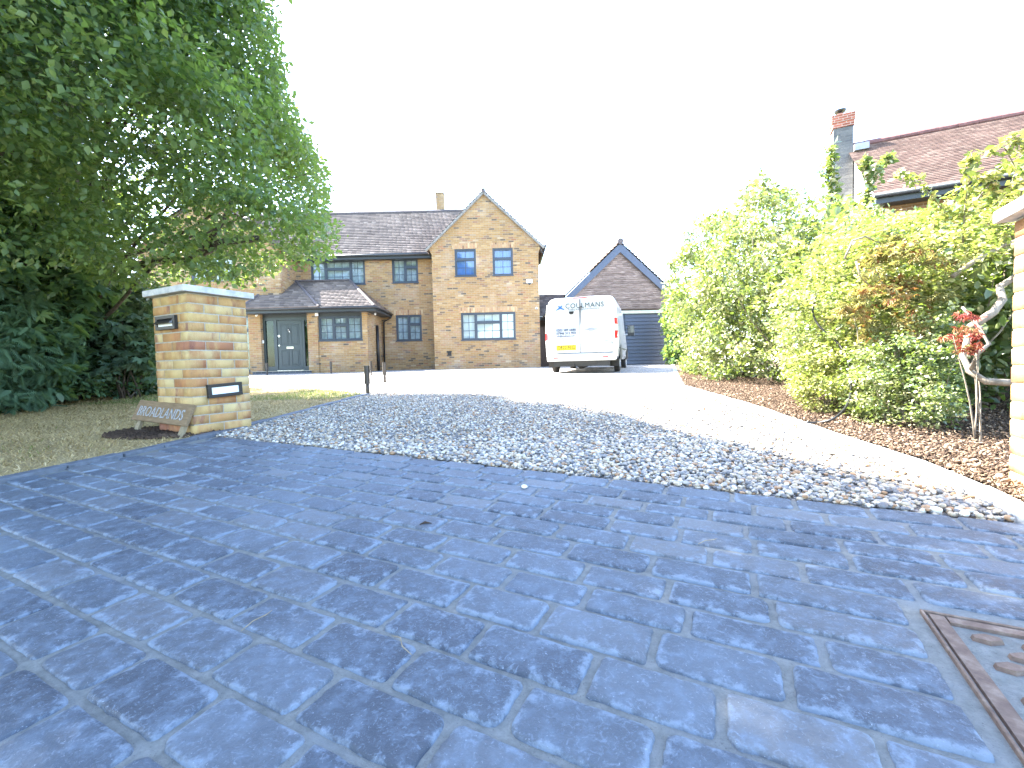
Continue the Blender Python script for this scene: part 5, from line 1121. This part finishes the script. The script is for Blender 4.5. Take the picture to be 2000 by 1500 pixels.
def at(px_, py_, y):
    d = _F + _R * (px_ - 1000) / FPX + _U * (750 - py_) / FPX; return EYE + d * (y / d[1])
# twisted old stem beside the pillar
t = thing('old_shrub_stem', 'twisted bare grey limbs of an old shrub beside the right pillar', 'shrub', tuple(at(1880, 735, 2.7) * [1, 1, 0] + [0, 0, float(G(2.7))]))
lo = np.array(t.location)
mb = MB()
for pts, r0, r1 in (([(2040, 745, 2.5), (1980, 748, 2.55), (1925, 745, 2.6), (1893, 725, 2.65), (1880, 695, 2.7), (1890, 660, 2.75), (1915, 640, 2.8)], .022, .014),
                    ([(1896, 722, 2.63), (1910, 690, 2.6), (1932, 672, 2.6), (1918, 650, 2.62), (1900, 625, 2.7), (1880, 600, 2.8)], .012, .007),
                    ([(1895, 640, 2.9), (1940, 610, 2.9), (1958, 585, 2.9), (1952, 560, 2.95), (1985, 540, 2.9), (2010, 520, 2.8)], .026, .018),
                    ([(1860, 540, 3.2), (1910, 505, 3.2), (1960, 480, 3.2), (2010, 460, 3.1)], .016, .012),
                    ([(1650, 505, 3.4), (1665, 470, 3.4), (1690, 462, 3.4), (1720, 475, 3.4)], .008, .006), ([(1672, 510, 3.4), (1680, 540, 3.4), (1700, 560, 3.4)], .008, .005), ([(1700, 530, 3.5), (1760, 545, 3.5), (1800, 560, 3.4)], .007, .005)):
    P_ = [tuple(at(*q) - lo) for q in pts]; mb.tube(P_, [r0 + (r1 - r0) * k / (len(P_) - 1) for k in range(len(P_))], M['bark_pale'], 8)
mb.build('limbs', t, True)
# arching shoots standing above the hedge
def shoots(label, specs, mat, size, name='arching_shoots'):
    t = thing(name, label, 'shrub', (0, 0, 0)); P = []; mb = MB()
    for pts in specs:
        Q = np.array([at(*q) for q in pts]); s_ = np.linspace(0, len(Q) - 1, 14 * (len(Q) - 1)); C_ = np.stack([np.interp(s_, range(len(Q)), Q[:, k]) for k in range(3)], -1)
        mb.tube([tuple(x) for x in Q], [.006 - .004 * k / (len(Q) - 1) for k in range(len(Q))], M['bark_pale'], 6); L_ = np.linalg.norm(Q[-1] - Q[0]); m_ = max(1, int(260 * L_ / len(C_))); P.append(np.repeat(C_, m_, 0) + rng.normal(0, size * .35, (len(C_) * m_, 3)))
    P = np.concatenate(P); leaves('foliage', P, size, 'kite', mat, t, None, .7, .1); mb.build('stems', t, True); return t
shoots('long yellow green shoots arching in front of the brown tiled roof', [[(1980, 470, 3.2), (1950, 400, 3.2), (1935, 350, 3.2), (1900, 345, 3.2)], [(1820, 470, 3.5), (1830, 410, 3.5), (1870, 370, 3.4), (1930, 375, 3.3)], [(1930, 440, 3.1), (1970, 370, 3.1), (2010, 350, 3.0)], [(1880, 480, 3.3), (1885, 400, 3.3), (1895, 330, 3.3), (1898, 300, 3.3)], [(1850, 420, 3.4), (1800, 360, 3.4), (1750, 338, 3.4)], [(1960, 420, 3.1), (1985, 330, 3.1), (1960, 285, 3.0), (1925, 295, 3.0)], [(1900, 400, 3.2), (1960, 325, 3.2), (2010, 330, 3.1)], [(1990, 400, 3.0), (2010, 300, 3.0), (1975, 262, 3.0)]], M['leaf_yellow'], .05)
shoots('bright green upright shoots in front of the white gable end', [[(1680, 440, 6.5), (1700, 370, 6.5), (1720, 320, 6.5), (1742, 305, 6.5)], [(1690, 420, 6.5), (1695, 340, 6.5), (1688, 310, 6.5)], [(1628, 420, 6.8), (1622, 340, 6.8), (1624, 285, 6.8)], [(1640, 420, 6.8), (1610, 330, 6.8)], [(1500, 400, 7.2), (1490, 345, 7.2)]], M['leaf_hedge'], .085)
# black hose
Q = [at(1612, 545, 4.2), at(1592, 580, 4.1), at(1585, 610, 4.05), at(1600, 640, 3.95), at(1640, 670, 3.85), at(1660, 710, 3.7), at(1664, 760, 3.5), at(1655, 795, 3.35), at(1628, 820, 3.25)]
for (px_, py_, y) in ((1600, 832, 3.33), (1575, 836, 3.35)): p = at(px_, py_, y); Q.append(np.array([p[0], p[1], float(G(p[1])) + .035]))
mb = MB(); s_ = np.linspace(0, len(Q) - 1, 60); Qa = np.array(Q); C_ = [tuple(np.interp(v, range(len(Q)), Qa[:, k]) for k in range(3)) for v in s_]
C_ = np.array(C_); 
for _ in range(6): C_[1:-1] = (C_[:-2] + 2 * C_[1:-1] + C_[2:]) / 4
mb.tube([tuple(q) for q in C_], .0085, M['black_plastic'], 8); o = mb.build('hose', smooth=True); tag(o, 'black hose trailing from the shrubs over the pale kerb', 'hose')
